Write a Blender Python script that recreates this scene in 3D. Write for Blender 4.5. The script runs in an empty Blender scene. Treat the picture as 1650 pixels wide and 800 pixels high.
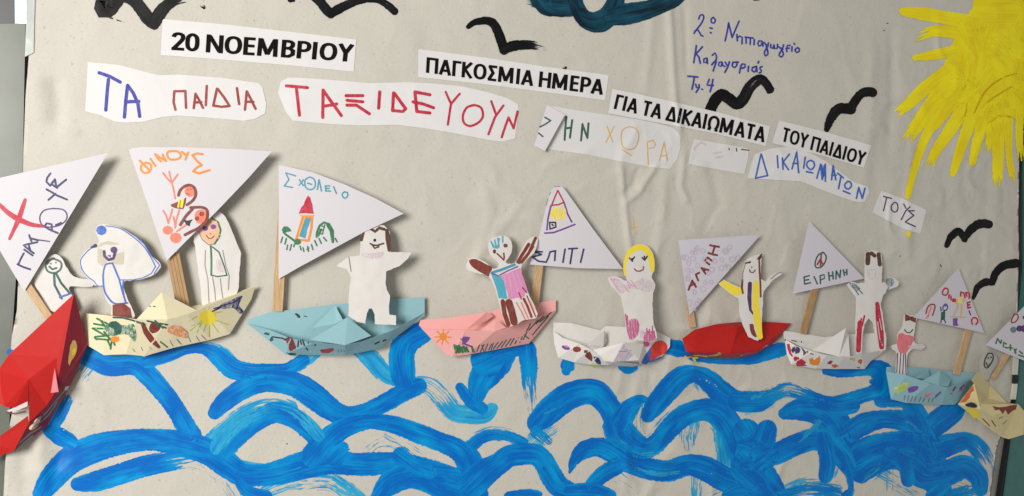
import bpy, math, random
import numpy as np
from mathutils import Vector, noise
from mathutils.geometry import delaunay_2d_cdt
random.seed(7)
C = bpy.context.scene.collection
sc = bpy.context.scene

# ------------------------------------------------------------------ camera
FOC = 1295.0
YAW = math.radians(18.4); ROLL = math.radians(4.5)
F = Vector((math.sin(YAW), math.cos(YAW), 0))
R0 = Vector((math.cos(YAW), -math.sin(YAW), 0)); U0 = Vector((0, 0, 1))
R = R0*math.cos(ROLL) + U0*math.sin(ROLL)
U = U0*math.cos(ROLL) - R0*math.sin(ROLL)
CAM = Vector((0, 0, 1.3)) - F*1.05
cd = bpy.data.cameras.new('camera'); cam = bpy.data.objects.new('camera', cd); C.objects.link(cam)
cd.sensor_width = 36; cd.lens = 36*FOC/1650; cd.clip_start = .05; cd.clip_end = 50
from mathutils import Matrix
mw = Matrix((R, U, -F)).transposed().to_4x4(); mw.translation = CAM
cam.matrix_world = mw
sc.camera = cam
# ------------------------------------------------------------------ light
w = bpy.data.worlds.new('World'); sc.world = w; w.use_nodes = True
w.node_tree.nodes['Background'].inputs[0].default_value = (1.0, .975, .94, 1)
w.node_tree.nodes['Background'].inputs[1].default_value = .31
def area(name, loc, target, size, power, col):
    l = bpy.data.lights.new(name, 'AREA'); l.shape = 'RECTANGLE'; l.size = size[0]; l.size_y = size[1]
    l.energy = power; l.color = col
    o = bpy.data.objects.new(name, l); C.objects.link(o); o.location = loc
    o.rotation_euler = (Vector(target)-Vector(loc)).to_track_quat('-Z', 'Y').to_euler()
area('window_light', (-1.36, -1.52, 1.5), (-.45, 0, 1.25), (.6, .7), 40, (1, .965, .915))
sc.view_settings.view_transform = 'Standard'; sc.view_settings.look = 'None'
sc.view_settings.exposure = 0; sc.view_settings.gamma = 1

# ------------------------------------------------------------------ geometry of the wall
def P(u, v, h=0.0):
    """point of the wall (y=0), h metres in front of it, that the photograph shows at (u, v)"""
    d = F + R*((u-825)/FOC) - U*((v-400)/FOC)
    t = (-h - CAM.y)/d.y
    return CAM + d*t
def mm(x): return x*.001
def dseg(X, Z, a, b):
    ax, az = a; bx, bz = b; dx, dz = bx-ax, bz-az
    t = np.clip(((X-ax)*dx+(Z-az)*dz)/(dx*dx+dz*dz+1e-12), 0, 1)
    return np.hypot(X-ax-t*dx, Z-az-t*dz), t
GX0, GX1, GZ0, GZ1, GS = -.72, .98, .80, 1.78, .0025
nx = int((GX1-GX0)/GS)+1; nz = int((GZ1-GZ0)/GS)+1
gx = GX0+np.arange(nx)*GS; gz = GZ0+np.arange(nz)*GS
XX, ZZ = np.meshgrid(gx, gz)
HH = np.zeros_like(XX)
def lattice(freq, seed):
    """smooth value noise on the grid"""
    rs = np.random.RandomState(seed); g = rs.rand(200, 200)*2-1
    a = (XX-GX0)*freq; b = (ZZ-GZ0)*freq
    i = np.floor(a).astype(int) % 198; j = np.floor(b).astype(int) % 198
    fa = a-np.floor(a); fb = b-np.floor(b); fa = fa*fa*(3-2*fa); fb = fb*fb*(3-2*fb)
    return (g[j, i]*(1-fa)+g[j, i+1]*fa)*(1-fb)+(g[j+1, i]*(1-fa)+g[j+1, i+1]*fa)*fb
HH += mm(1.6)*lattice(6, 1) + mm(.55)*lattice(15, 2) + mm(.16)*lattice(34, 3)
def region(u0, v0, u1, v1, f=.06):
    a = P(u0, v1); b = P(u1, v0)
    g = lambda q: np.clip(q/f, 0, 1)
    return g(XX-a.x)*g(b.x-XX)*g(ZZ-a.z)*g(b.z-ZZ)
def ridged(freq, seed): return 1-np.abs(lattice(freq, seed)+.5*lattice(freq*2.3, seed+1))
def crumple(seed):
    a = np.clip(ridged(11, seed)-.72, 0, 1)*3.2; b = np.clip(ridged(23, seed+7)-.75, 0, 1)*2
    return mm(2.1)*a + mm(.9)*b
HH += crumple(11)*(.25 + region(930, 220, 1330, 640) + .8*region(960, 560, 1330, 860) + .7*region(1330, 60, 1700, 480) + .9*region(-40, 560, 190, 900) + .5*region(680, 240, 960, 520) + .5*region(1300, 560, 1700, 900))
def sig(path, hh, wd, side=0):
    pts = [P(a, b) for a, b in path]
    best = np.full(XX.shape, 9.0); tt = np.zeros_like(best)
    n = len(pts)-1
    for k in range(n):
        d, t = dseg(XX, ZZ, (pts[k].x, pts[k].z), (pts[k+1].x, pts[k+1].z))
        m = d < best; best[m] = d[m]; tt[m] = (k+t[m])/n
    return mm(hh*1.95)*np.exp(-(best/mm(wd))**2)*np.clip(np.minimum(tt, 1-tt)*6+.15, 0, 1)
FOLDS = [
 ([(1078, -20), (1083, 60), (1088, 160), (1100, 230)], 1.5, 6), ([(1055, -20), (1050, 60), (1040, 150)], .7, 8),
 ([(1105, 0), (1110, 120)], -.8, 6), ([(1000, 262), (1004, 300), (1012, 380), (1018, 420)], 1.5, 5),
 ([(1062, 262), (1042, 290), (1030, 310), (1005, 330)], 1.6, 5), ([(1030, 268), (1022, 300), (1000, 318)], -1.2, 6),
 ([(1075, 262), (1070, 330), (1055, 420), (1050, 520)], 1.0, 9), ([(1105, 240), (1098, 300), (1110, 330)], 1.2, 6),
 ([(1150, 270), (1160, 330), (1130, 380)], -.8, 9), ([(1030, 600), (1022, 650), (1012, 720), (1008, 800)], 1.1, 7),
 ([(1048, 598), (1050, 650), (1036, 720)], -.9, 7), ([(985, 690), (1030, 800)], .7, 6),
 ([(780, 290), (790, 340), (770, 420), (760, 460)], .7, 8), ([(845, 320), (800, 380), (760, 430)], .7, 7),
 ([(870, 270), (960, 240)], .6, 6), ([(1440, 40), (1442, 150), (1430, 260)], -1.2, 12), ([(1410, 60), (1402, 200), (1390, 330)], .9, 14),
 ([(1470, 210), (1462, 330), (1465, 420)], .9, 10), ([(1550, 200), (1540, 300), (1560, 380)], .8, 14), ([(1600, 250), (1590, 360)], -.8, 14),
 ([(86, 120), (92, 170), (90, 205)], -1.2, 8), ([(60, 120), (62, 200)], .8, 12), ([(95, 213), (130, 214)], .6, 3),
 ([(45, 660), (70, 690), (62, 740), (75, 800)], 1.7, 8), ([(75, 690), (100, 720), (85, 770)], -1.3, 7), ([(25, 690), (40, 740), (35, 800)], -1.3, 8),
 ([(60, 650), (110, 700)], 1.0, 6), ([(600, 400), (640, 470), (700, 480)], .6, 12), ([(700, 540), (720, 640)], .5, 12),
 ([(1240, 590), (1300, 620), (1360, 640)], .6, 10), ([(480, 150), (470, 230)], .5, 14), ([(1250, 300), (1270, 400)], .6, 14),
 ([(1590, 540), (1600, 640), (1585, 700)], 1.1, 10), ([(1180, 480), (1260, 470)], .6, 8), ([(620, 0), (680, 120)], .5, 16)]
for p_, h_, w_ in FOLDS: HH += sig(p_, h_, w_)
HH -= mm(2.2)
def H(x, z):
    a = min(max((x-GX0)/GS, 0), nx-1.001); b = min(max((z-GZ0)/GS, 0), nz-1.001)
    i = int(a); j = int(b); fa = a-i; fb = b-j
    return float((HH[j, i]*(1-fa)+HH[j, i+1]*fa)*(1-fb)+(HH[j+1, i]*(1-fa)+HH[j+1, i+1]*fa)*fb)
def SHEET(off=0.0):
    def s(u, v, e=0.0):
        p = P(u, v, 0)
        for _ in range(2): p = P(u, v, H(p.x, p.z)+off+e)
        return p
    return s
def PLANE(a, b, c, bulge=None):
    """plane through three (u, v, millimetres in front of the wall) points, optionally bent"""
    A, B, D = [P(q[0], q[1], mm(q[2])) for q in (a, b, c)]
    n = (B-A).cross(D-A).normalized()
    def s(u, v, e=0.0):
        d = F + R*((u-825)/FOC) - U*((v-400)/FOC)
        t = (A-CAM).dot(n)/d.dot(n); p = CAM+d*t
        h = -p.y + e + (mm(bulge(u, v)) if bulge else 0)
        return P(u, v, h)
    if bulge: s.folded = True
    return s

def FACETS(tris):
    """surface made of the triangles of a folded hull panel"""
    T = []
    for t in tris:
        (x1, y1, _), (x2, y2, _), (x3, y3, _) = t; det = (y2-y3)*(x1-x3)+(x3-x2)*(y1-y3)
        if abs(det) < 1: continue
        T.append((t, det, PLANE(*t), min(q[2] for q in t)-3, max(q[2] for q in t)+3))
    def s(u, v, e=0.0):
        best = None
        for t, det, pl, lo, hi in T:
            (x1, y1, _), (x2, y2, _), (x3, y3, _) = t
            a = ((y2-y3)*(u-x3)+(x3-x2)*(v-y3))/det; b = ((y3-y1)*(u-x3)+(x1-x3)*(v-y3))/det; m = min(a, b, 1-a-b)
            if best is None or m > best[0]: best = (m, pl, lo, hi)
        _, pl, lo, hi = best
        h = -pl(u, v).y
        return P(u, v, min(max(h, mm(lo)), mm(hi))+e)
    s.folded = True
    return s
# ------------------------------------------------------------------ materials
def mat(name, nodes_fn):
    m = bpy.data.materials.new(name); m.use_nodes = True; nt = m.node_tree
    nodes_fn(nt, nt.nodes['Principled BSDF']); return m
def N(nt, t, **kw):
    n = nt.nodes.new(t)
    for k, v in kw.items(): setattr(n, k, v)
    return n
def noise_n(nt, vec, scale, detail=4, rough=.6):
    n = N(nt, 'ShaderNodeTexNoise'); n.inputs['Scale'].default_value = scale
    n.inputs['Detail'].default_value = detail; n.inputs['Roughness'].default_value = rough
    if vec is not None: nt.links.new(vec, n.inputs['Vector'])
    return n
def ramp(nt, fac, stops):
    r = N(nt, 'ShaderNodeValToRGB'); e = r.color_ramp.elements
    while len(e) < len(stops): e.new(.5)
    for k, (p, c) in enumerate(stops):
        e[k].position = p; e[k].color = (*c, 1) if len(c) == 3 else c
    nt.links.new(fac, r.inputs[0]); return r
def M(nt, op, a, b=None, c=None):
    n = N(nt, 'ShaderNodeMath', operation=op)
    for k, x in enumerate((a, b, c)):
        if x is None: continue
        if isinstance(x, (int, float)): n.inputs[k].default_value = x
        else: nt.links.new(x, n.inputs[k])
    return n.outputs[0]
def mul(c, k): return tuple(min(1, x*k) for x in c)
def paper(name, col, speck=.0, grain=.06, bump=.15, rough=.75, blotch=.06, trans=0):
    def f(nt, b):
        tc = N(nt, 'ShaderNodeTexCoord').outputs['Object']
        n1 = noise_n(nt, tc, 900, 3, .7); n2 = noise_n(nt, tc, 14, 5, .6)
        mix = M(nt, 'ADD', M(nt, 'MULTIPLY', n1.outputs[0], grain*2), M(nt, 'MULTIPLY', n2.outputs[0], blotch*2))
        val = M(nt, 'ADD', mix, 1-grain-blotch)
        if speck:
            n3 = noise_n(nt, tc, 260, 2, .5)
            s = ramp(nt, n3.outputs[0], [(.0, (1-speck,)*3), (.27, (1-speck*.3,)*3), (.34, (1, 1, 1))])
            val = M(nt, 'MULTIPLY', val, s.outputs[0])
        mc = N(nt, 'ShaderNodeVectorMath', operation='SCALE'); mc.inputs[0].default_value = col
        nt.links.new(val, mc.inputs['Scale']); nt.links.new(mc.outputs[0], b.inputs['Base Color'])
        b.inputs['Roughness'].default_value = rough; b.inputs['Specular IOR Level'].default_value = .3
        bp = N(nt, 'ShaderNodeBump'); bp.inputs['Strength'].default_value = bump; bp.inputs['Distance'].default_value = .0006
        n4 = noise_n(nt, tc, 220, 5, .65); nt.links.new(n4.outputs[0], bp.inputs['Height'])
        b2 = N(nt, 'ShaderNodeBump'); b2.inputs['Strength'].default_value = min(1, bump*1.6+.15); b2.inputs['Distance'].default_value = .0014
        n5 = noise_n(nt, tc, 24, 3, .5); n5.noise_type = 'RIDGED_MULTIFRACTAL'; nt.links.new(n5.outputs[0], b2.inputs['Height'])
        nt.links.new(bp.outputs[0], b2.inputs['Normal']); nt.links.new(b2.outputs[0], b.inputs['Normal'])
    return mat(name, f)
def paint(name, deep, light, rough=.42, light_at=.56, soft=.16, bump=.5, coarse=1.0):
    """brushed poster paint: streaks along the stroke, dry where the 'dry' value says so"""
    def f(nt, b):
        uv = N(nt, 'ShaderNodeUVMap', uv_map='UVMap').outputs[0]
        sp = N(nt, 'ShaderNodeSeparateXYZ'); nt.links.new(uv, sp.inputs[0])
        at = N(nt, 'ShaderNodeAttribute', attribute_name='dry').outputs['Fac']
        def vec(sx, sy):
            c = N(nt, 'ShaderNodeCombineXYZ'); nt.links.new(M(nt, 'MULTIPLY', sp.outputs[0], sx), c.inputs[0])
            nt.links.new(M(nt, 'MULTIPLY', sp.outputs[1], sy), c.inputs[1]); return c.outputs[0]
        st = noise_n(nt, vec(18*coarse, 420*coarse), 1, 4, .62)      # streaks (metres)
        big = noise_n(nt, vec(22, 60), 1, 3, .5)
        fine = noise_n(nt, vec(120, 700), 1, 3, .6)
        lf = M(nt, 'ADD', M(nt, 'MULTIPLY', st.outputs[0], .45), M(nt, 'MULTIPLY', big.outputs[0], .55))
        lf = M(nt, 'ADD', lf, M(nt, 'MULTIPLY', at, .22))
        r = ramp(nt, lf, [(light_at-soft, deep), (light_at+soft, light)])
        nt.links.new(r.outputs[0], b.inputs['Base Color'])
        # transparency where the brush ran dry
        dn = M(nt, 'ADD', M(nt, 'MULTIPLY', st.outputs[0], .5), M(nt, 'ADD', M(nt, 'MULTIPLY', fine.outputs[0], .22), M(nt, 'MULTIPLY', big.outputs[0], .28)))
        thr = M(nt, 'SUBTRACT', .675, M(nt, 'MULTIPLY', at, .5))
        al = M(nt, 'SUBTRACT', 1.0, M(nt, 'SMOOTH_MIN', 1.0, M(nt, 'MAXIMUM', M(nt, 'MULTIPLY', M(nt, 'SUBTRACT', dn, thr), 22), 0.0), .05))
        nt.links.new(al, b.inputs['Alpha'])
        b.inputs['Roughness'].default_value = rough; b.inputs['Specular IOR Level'].default_value = .2
        bp = N(nt, 'ShaderNodeBump'); bp.inputs['Strength'].default_value = bump; bp.inputs['Distance'].default_value = .0004
        nt.links.new(st.outputs[0], bp.inputs['Height']); nt.links.new(bp.outputs[0], b.inputs['Normal'])
    return mat(name, f)
def marker(name, col, var=.35, rough=.55, gaps=0.0):
    def f(nt, b):
        tc = N(nt, 'ShaderNodeTexCoord').outputs['Object']
        mp = N(nt, 'ShaderNodeMapping'); mp.inputs['Scale'].default_value = (1, 1, .35); mp.inputs['Rotation'].default_value = (0, .5, 0)
        nt.links.new(tc, mp.inputs[0])
        n = noise_n(nt, mp.outputs[0], 330, 4, .7)
        lt = tuple(x+(.72-x)*var for x in col)
        r = ramp(nt, n.outputs[0], [(.40, col), (.66, lt)])
        nt.links.new(r.outputs[0], b.inputs['Base Color']); b.inputs['Roughness'].default_value = rough
        if gaps:
            n2 = noise_n(nt, mp.outputs[0], 420, 3, .6)
            a = M(nt, 'MULTIPLY', M(nt, 'SUBTRACT', n2.outputs[0], gaps), 12); a.node.use_clamp = True
            nt.links.new(a, b.inputs['Alpha'])
    return mat(name, f)
def wood(name, a, c):
    def f(nt, b):
        uv = N(nt, 'ShaderNodeUVMap', uv_map='UVMap').outputs[0]
        mp = N(nt, 'ShaderNodeMapping'); mp.inputs['Scale'].default_value = (26, 420, 1); nt.links.new(uv, mp.inputs[0])
        n = noise_n(nt, mp.outputs[0], 2, 5, .6)
        r = ramp(nt, n.outputs[0], [(.3, a), (.7, c)]); nt.links.new(r.outputs[0], b.inputs['Base Color'])
        b.inputs['Roughness'].default_value = .6
    return mat(name, f)
def plain(name, col, rough=.5, emit=0, alpha=1):
    def f(nt, b):
        tc = N(nt, 'ShaderNodeTexCoord').outputs['Object']; n = noise_n(nt, tc, 18, 5, .6)
        r = ramp(nt, n.outputs[0], [(.3, mul(col, .82)), (.7, mul(col, 1.1))]); nt.links.new(r.outputs[0], b.inputs['Base Color'])
        b.inputs['Roughness'].default_value = rough; b.inputs['Alpha'].default_value = alpha
        if emit: b.inputs['Emission Color'].default_value = (*col, 1); b.inputs['Emission Strength'].default_value = emit
    return mat(name, f)
KRAFT = paper('kraft_paper', (.565, .543, .482), speck=.5, grain=.15, bump=.7, rough=.7, blotch=.07)
KPATCH = paper('kraft_patch', (.56, .52, .41), speck=.3, grain=.07)
WHITE = paper('white_paper', (.655, .635, .67), grain=.02, bump=.06, blotch=.02)
STRIP = paper('strip_paper', (.72, .71, .71), grain=.02, bump=.08, blotch=.03)
THINP = paper('thin_white_paper', (.69, .68, .675), grain=.03, bump=.1, blotch=.03)
FIGP = paper('figure_paper', (.70, .675, .65), grain=.03, bump=.08, blotch=.06)
LILACP = paper('lilac_paper', (.60, .58, .64), grain=.02, bump=.06, blotch=.03)  # sail paper with grey-lilac shade put into its base colour
CREAM = paper('cream_paper', (.76, .69, .47), grain=.03, bump=.4, blotch=.04)
CREAM2 = paper('cream_paper_dark', (.72, .62, .34), grain=.03, bump=.4, blotch=.05)
TEALP = paper('teal_paper', (.27, .48, .53), grain=.03, bump=.4, blotch=.04)
TEALP2 = paper('pale_teal_paper', (.26, .47, .53), grain=.03, bump=.4, blotch=.04)
PINKP = paper('pink_paper', (.86, .42, .40), grain=.03, bump=.4, blotch=.04)
REDP = paper('red_paper', (.47, .013, .011), grain=.05, bump=.4, rough=.55, blotch=.06)
WHITEB = paper('boat_white_paper', (.76, .74, .71), grain=.03, bump=.2, blotch=.06)
BLUE = paint('blue_paint', (.0, .135, .52), (.0, .33, .70), light_at=.56, soft=.11, bump=.4)
BLUEL = paint('light_blue_paint', (.0, .21, .58), (.04, .44, .68), light_at=.52, soft=.12)
BLACK = paint('black_paint', (.004, .004, .005), (.03, .03, .034), light_at=.66)
TEAL = paint('dark_teal_paint', (.003, .016, .032), (.01, .10, .16), light_at=.55, soft=.14)
YELLOW = paint('yellow_paint', (.78, .56, .006), (.90, .80, .015), light_at=.46, soft=.14, bump=.8)
OCHRE = paint('ochre_paint', (.55, .33, .004), (.76, .58, .01), bump=.6)
INK = plain('printer_ink', (.006, .006, .006), .8); INK.node_tree.nodes['Principled BSDF'].inputs['Specular IOR Level'].default_value = .1
COL = dict(
 navy=(.02, .02, .12), blue=(.01, .02, .33), mblue=(.03, .12, .50), purple=(.16, .05, .30), dpurple=(.06, .02, .12),
 red=(.50, .0, .03), bred=(.30, .02, .015), brown=(.20, .025, .012), dbrown=(.09, .03, .015), green=(.01, .16, .05),
 dgreen=(.01, .09, .07), lime=(.42, .55, .03), orange=(.78, .24, .01), ochre=(.72, .42, .10), yellow=(.88, .70, .03),
 salmon=(.78, .20, .12), peach=(.80, .45, .28), pink=(.72, .25, .48), magenta=(.55, .10, .25), teal=(.05, .30, .42),
 cyan=(.06, .38, .52), black=(.015, .013, .02), grey=(.22, .22, .22), lilac=(.55, .44, .56), faint=(.62, .52, .54),
 rose=(.80, .22, .26), orangered=(.62, .12, .02), greyblue=(.12, .20, .24), tan=(.6, .42, .22))
INKS = {k: marker('ink_'+k, c, .08 if k not in ('black', 'navy', 'dbrown', 'brown') else .06) for k, c in COL.items()}
SCRIB = {k: marker('scribble_'+k, COL[k], .6, gaps=.36) for k in ('rose', 'magenta', 'pink', 'green', 'lime', 'yellow', 'orange', 'cyan', 'navy', 'faint', 'brown', 'blue', 'orangered', 'bred', 'ochre', 'lilac', 'dgreen', 'greyblue', 'purple')}
PINE = wood('pine_wood', (.40, .235, .10), (.68, .48, .28))
PINED = wood('dark_pine_wood', (.30, .17, .07), (.52, .33, .16))

# ------------------------------------------------------------------ mesh builders
ORG = {}
class MB:
    def __init__(s): s.v = []; s.f = []; s.uv = []; s.dry = []; s.n = 0
    def add(s, pts, uvs, dry, faces):
        b = len(s.v); s.v += pts; s.uv += uvs; s.dry += dry
        s.f += [tuple(i+b for i in f) for f in faces]; s.n += 1
    def build(s, name, m, parent=None, smooth=True, solid=0, **tags):
        me = bpy.data.meshes.new(name)
        org = ORG.get(parent.name, Vector()) if parent else Vector()
        me.from_pydata([tuple(p-org) for p in s.v], [], s.f); me.update()
        uvl = me.uv_layers.new(name='UVMap')
        li = np.zeros(len(me.loops), dtype=np.int32); me.loops.foreach_get('vertex_index', li)
        uvl.data.foreach_set('uv', np.array(s.uv, dtype=np.float32)[li].ravel())
        a = me.attributes.new('dry', 'FLOAT', 'POINT'); a.data.foreach_set('value', np.array(s.dry, dtype=np.float32))
        if smooth: me.polygons.foreach_set('use_smooth', [True]*len(me.polygons))
        me.materials.append(m)
        o = bpy.data.objects.new(name, me); C.objects.link(o)
        if parent: o.parent = parent
        ORG[o.name] = org
        if solid:
            md = o.modifiers.new('thickness', 'SOLIDIFY'); md.thickness = mm(solid); md.offset = 0
        for k, v in tags.items(): o[k] = v
        return o
def thing(name, label, cat, at, group=None):
    o = bpy.data.objects.new(name, None); C.objects.link(o); o.location = at; o['label'] = label; o['category'] = cat
    o.empty_display_size = .02
    ORG[o.name] = Vector(at)
    if group: o['group'] = group
    return o
def sub(o):
    """let children of a mesh part be placed in the same space as the part itself"""
    return o
def fr(f, x, y): return (x/f[2]+f[0], y/f[2]+f[1])
ID = (0, 0, 1)
def catmull(pts, step):
    out = []; n = len(pts)
    for i in range(n-1):
        p0 = pts[max(i-1, 0)]; p1 = pts[i]; p2 = pts[i+1]; p3 = pts[min(i+2, n-1)]
        L = math.hypot(p2[0]-p1[0], p2[1]-p1[1]); k = max(1, int(L/step))
        for j in range(k):
            t = j/k; q = []
            for c in range(len(p1)):
                a, b, d, e = p0[c], p1[c], p2[c], p3[c]
                if c < 2: q.append(.5*((2*b)+(-a+d)*t+(2*a-5*b+4*d-e)*t*t+(-a+3*b-3*d+e)*t**3))
                else: q.append(b+(d-b)*t)
            out.append(q)
    out.append(list(pts[-1])); return out
PXM = .00081    # metres of wall per photograph pixel, roughly
def ribbon(mb, pts, surf, e, step=3.0, smooth=True, cap=True, jit=0.0, acr=None, dry_edge=0.0):
    """pts: (u, v, width, dry) in photograph pixels"""
    if smooth and len(pts) > 2: pts = catmull(pts, step)
    else:
        q = []
        for a, b in zip(pts[:-1], pts[1:]):
            L = math.hypot(b[0]-a[0], b[1]-a[1]); k = max(1, int(L/max(step, 4)))
            q += [[a[c]+(b[c]-a[c])*j/k for c in range(4)] for j in range(k)]
        pts = q+[list(pts[-1])]
    # drop doubles
    q = [pts[0]]
    for p in pts[1:]:
        if math.hypot(p[0]-q[-1][0], p[1]-q[-1][1]) > .25: q.append(p)
    pts = q
    if len(pts) < 2:
        p = pts[0]; pts = [p, [p[0]+.6, p[1]+.2, p[2], p[3]]]
    n = len(pts); acc = [0]
    for i in range(1, n): acc.append(acc[-1]+math.hypot(pts[i][0]-pts[i-1][0], pts[i][1]-pts[i-1][1]))
    tot = acc[-1]
    tang = []
    for i in range(n):
        a = pts[max(i-1, 0)]; b = pts[min(i+1, n-1)]; dx, dy = b[0]-a[0], b[1]-a[1]; l = math.hypot(dx, dy) or 1
        tang.append((dx/l, dy/l))
    rows = [(pts[i][0], pts[i][1], tang[i], pts[i][2]/2, pts[i][3], acc[i], 1.0) for i in range(n)]
    if cap:   # rounded ends, added beyond the first and last point
        for end in (0, 1):
            x, y, t, r, d, s, _ = rows[0] if end == 0 else rows[-1]
            sg = -1 if end == 0 else 1
            ex = [(x+sg*t[0]*r*math.sin(a), y+sg*t[1]*r*math.sin(a), t, r*math.cos(a), d, s+sg*r*math.sin(a), 1.0) for a in (.4, .8, 1.15, 1.45)]
            if r > .3: rows = (ex[::-1]+rows) if end == 0 else (rows+ex)
    wmax = max(p[2] for p in pts)
    na = acr or max(1, int(round(wmax/5)))
    u0 = random.random()*20; v0 = random.random()*5
    V = []; UV = []; D = []
    ph = random.random()*9
    for (x, y, t, r, d, s, _) in rows:
        for k in range(na+1):
            f = k/na*2-1
            jx = 0
            if jit and (k == 0 or k == na):
                jx = jit*noise.noise(Vector((s*.22+ph, f*3, 0)))*1.6 + jit*.8*noise.noise(Vector((s*.7+ph, f*3+5, 0)))
            rr = r*f + (jx if f > 0 else -jx)*min(1, r/3)
            V.append(surf(x-t[1]*rr, y+t[0]*rr, e)); UV.append((u0+s*PXM, v0+rr*PXM))
            D.append(d+(dry_edge if k in (0, na) else 0))
    fs = []
    for i in range(len(rows)-1):
        for k in range(na):
            a = i*(na+1)+k; fs.append((a, a+na+1, a+na+2, a+1))
    mb.add(V, UV, D, fs)
def inside(p, poly):
    c = False; n = len(poly)
    for i in range(n):
        a = poly[i]; b = poly[i-1]
        if (a[1] > p[1]) != (b[1] > p[1]) and p[0] < (b[0]-a[0])*(p[1]-a[1])/(b[1]-a[1])+a[0]: c = not c
    return c
def smooth_poly(pts, step=4):
    n = len(pts); out = []
    for i in range(n):
        p0, p1, p2, p3 = pts[i-1], pts[i], pts[(i+1) % n], pts[(i+2) % n]
        L = math.hypot(p2[0]-p1[0], p2[1]-p1[1]); k = max(1, min(8, int(L/step)))
        for j in range(k):
            t = j/k
            out.append(tuple(.5*((2*p1[c])+(-p0[c]+p2[c])*t+(2*p0[c]-5*p1[c]+4*p2[c]-p3[c])*t*t+(-p0[c]+3*p1[c]-3*p2[c]+p3[c])*t**3) for c in range(2)))
    return out
def fill(mb, poly, surf, e, grid=0, smooth=False, rough=0.0, seg=5):
    if smooth: poly = smooth_poly(poly)
    elif grid or rough:
        q = []
        for i in range(len(poly)):
            a = poly[i]; b = poly[(i+1) % len(poly)]; k = max(1, int(math.hypot(b[0]-a[0], b[1]-a[1])/seg))
            q += [(a[0]+(b[0]-a[0])*j/k, a[1]+(b[1]-a[1])*j/k) for j in range(k)]
        poly = q
    if rough:
        ph = random.random()*50
        poly = [(x+rough*noise.noise(Vector((x*.25, y*.25, ph))), y+rough*noise.noise(Vector((x*.25, y*.25, ph+9)))) for x, y in poly]
    vs = [Vector(p) for p in poly]; n = len(vs)
    if grid:
        x0 = min(p[0] for p in poly); x1 = max(p[0] for p in poly); y0 = min(p[1] for p in poly); y1 = max(p[1] for p in poly)
        y = y0+grid/2; r = 0
        while y < y1:
            x = x0+(grid/2 if r % 2 else grid)
            while x < x1:
                if inside((x, y), poly) and min(abs(x-p[0])+abs(y-p[1]) for p in poly) > grid*.5: vs.append(Vector((x, y)))
                x += grid
            y += grid*.87; r += 1
    ov, _, of, *_ = delaunay_2d_cdt(vs, [], [list(range(n))], 1, 1e-4)
    off = random.random()*9
    V = [surf(p.x, p.y, e) for p in ov]
    mb.add(V, [(p.x*PXM+off, p.y*PXM+off) for p in ov], [0]*len(ov), [tuple(reversed(f)) for f in of])
def parse(s):
    return [[tuple(float(c) for c in p.split(',')) for p in st.split()] for st in s.split(';') if st.strip()]
class Pen:
    """collects pen lines and coloured-in areas of one drawing on one surface"""
    def __init__(s, surf, frame, parent, e0=.25): s.s = surf; s.f = frame; s.p = parent; s.e = e0; s.o = {}
    def _mb(s, name, m): return s.o.setdefault((name, m.name), (MB(), m))[0]
    def line(s, name, col, w, txt, jit=.25, smooth=False, dry=0):
        m = INKS[col] if isinstance(col, str) else col; mb = s._mb(name, m)
        for st in parse(txt):
            pts = [(*fr(s.f, p[0], p[1]), max(1.1, (p[2] if len(p) > 2 else w)/s.f[2]*1.22), p[3] if len(p) > 3 else dry) for p in st]
            s.e += .012
            ribbon(mb, pts, s.s, mm(s.e), step=2.5, smooth=smooth or len(pts) > 5, jit=jit, acr=1)
    def area(s, name, col, txt, smooth=True, rough=.8, grid=0):
        m = INKS[col] if isinstance(col, str) else col
        for st in parse(txt):
            s.e += .012; mb = MB(); s.o[(name, m.name, len(s.o))] = (mb, m)
            fill(mb, [fr(s.f, *p[:2]) for p in st], s.s, mm(s.e), smooth=smooth, rough=rough, grid=grid or (3 if hasattr(s.s, 'folded') else 0))
    def dot(s, name, col, x, y, r, r2=None):
        r2 = r2 or r
        s.area(name, col, ' '.join('%g,%g' % (x+r*math.cos(a*.785), y+r2*math.sin(a*.785)) for a in range(8)), rough=.4)
    def done(s):
        for key, (mb, m) in s.o.items():
            name = key[0]
            o = mb.build(name, m, s.p, smooth=False)
            if s.p and s.p.type == 'MESH': pass
        s.o = {}
def sticks(surf, frame, a, b, wd, parent, m, name='mast', n=1, depth=2.0):
    """wooden mast lying along a-b, a flat bar with real thickness; a, b = (x, y, mm)"""
    ax, ay = fr(frame, a[0], a[1]); bx, by = fr(frame, b[0], b[1]); w = wd/frame[2]
    L = math.hypot(bx-ax, by-ay); tx, ty = (bx-ax)/L, (by-ay)/L
    out = []
    for k in range(n):
        mb = MB(); o0 = -w/2+w*k/n; o1 = -w/2+w*(k+1)/n - (.35 if n > 1 else 0)
        V = []
        for (x, y, h) in ((ax, ay, a[2]), (bx, by, b[2])):
            for (o, hh) in ((o0, 0), (o1, 0), (o1, depth), (o0, depth)):
                q = P(x-ty*o, y+tx*o, mm(h+depth)); V.append(Vector((q.x, q.y+mm(depth-hh), q.z)))
        faces = [(0, 1, 5, 4), (1, 2, 6, 5), (2, 3, 7, 6), (3, 0, 4, 7), (3, 2, 1, 0), (4, 5, 6, 7)]
        r = random.random()*5
        mb.add(V, [(r, 0), (r, .01), (r, .013), (r, .003)]+[(r+.1, 0), (r+.1, .01), (r+.1, .013), (r+.1, .003)], [0]*8, faces)
        out.append(mb)
    for mb in out:
        o = mb.build(name, m, parent, smooth=False)
        bv = o.modifiers.new('b', 'BEVEL'); bv.width = mm(.25); bv.segments = 1

# child meshes of mesh parts share their thing's origin, so parenting keeps them in place
def O(o):
    return o

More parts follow.
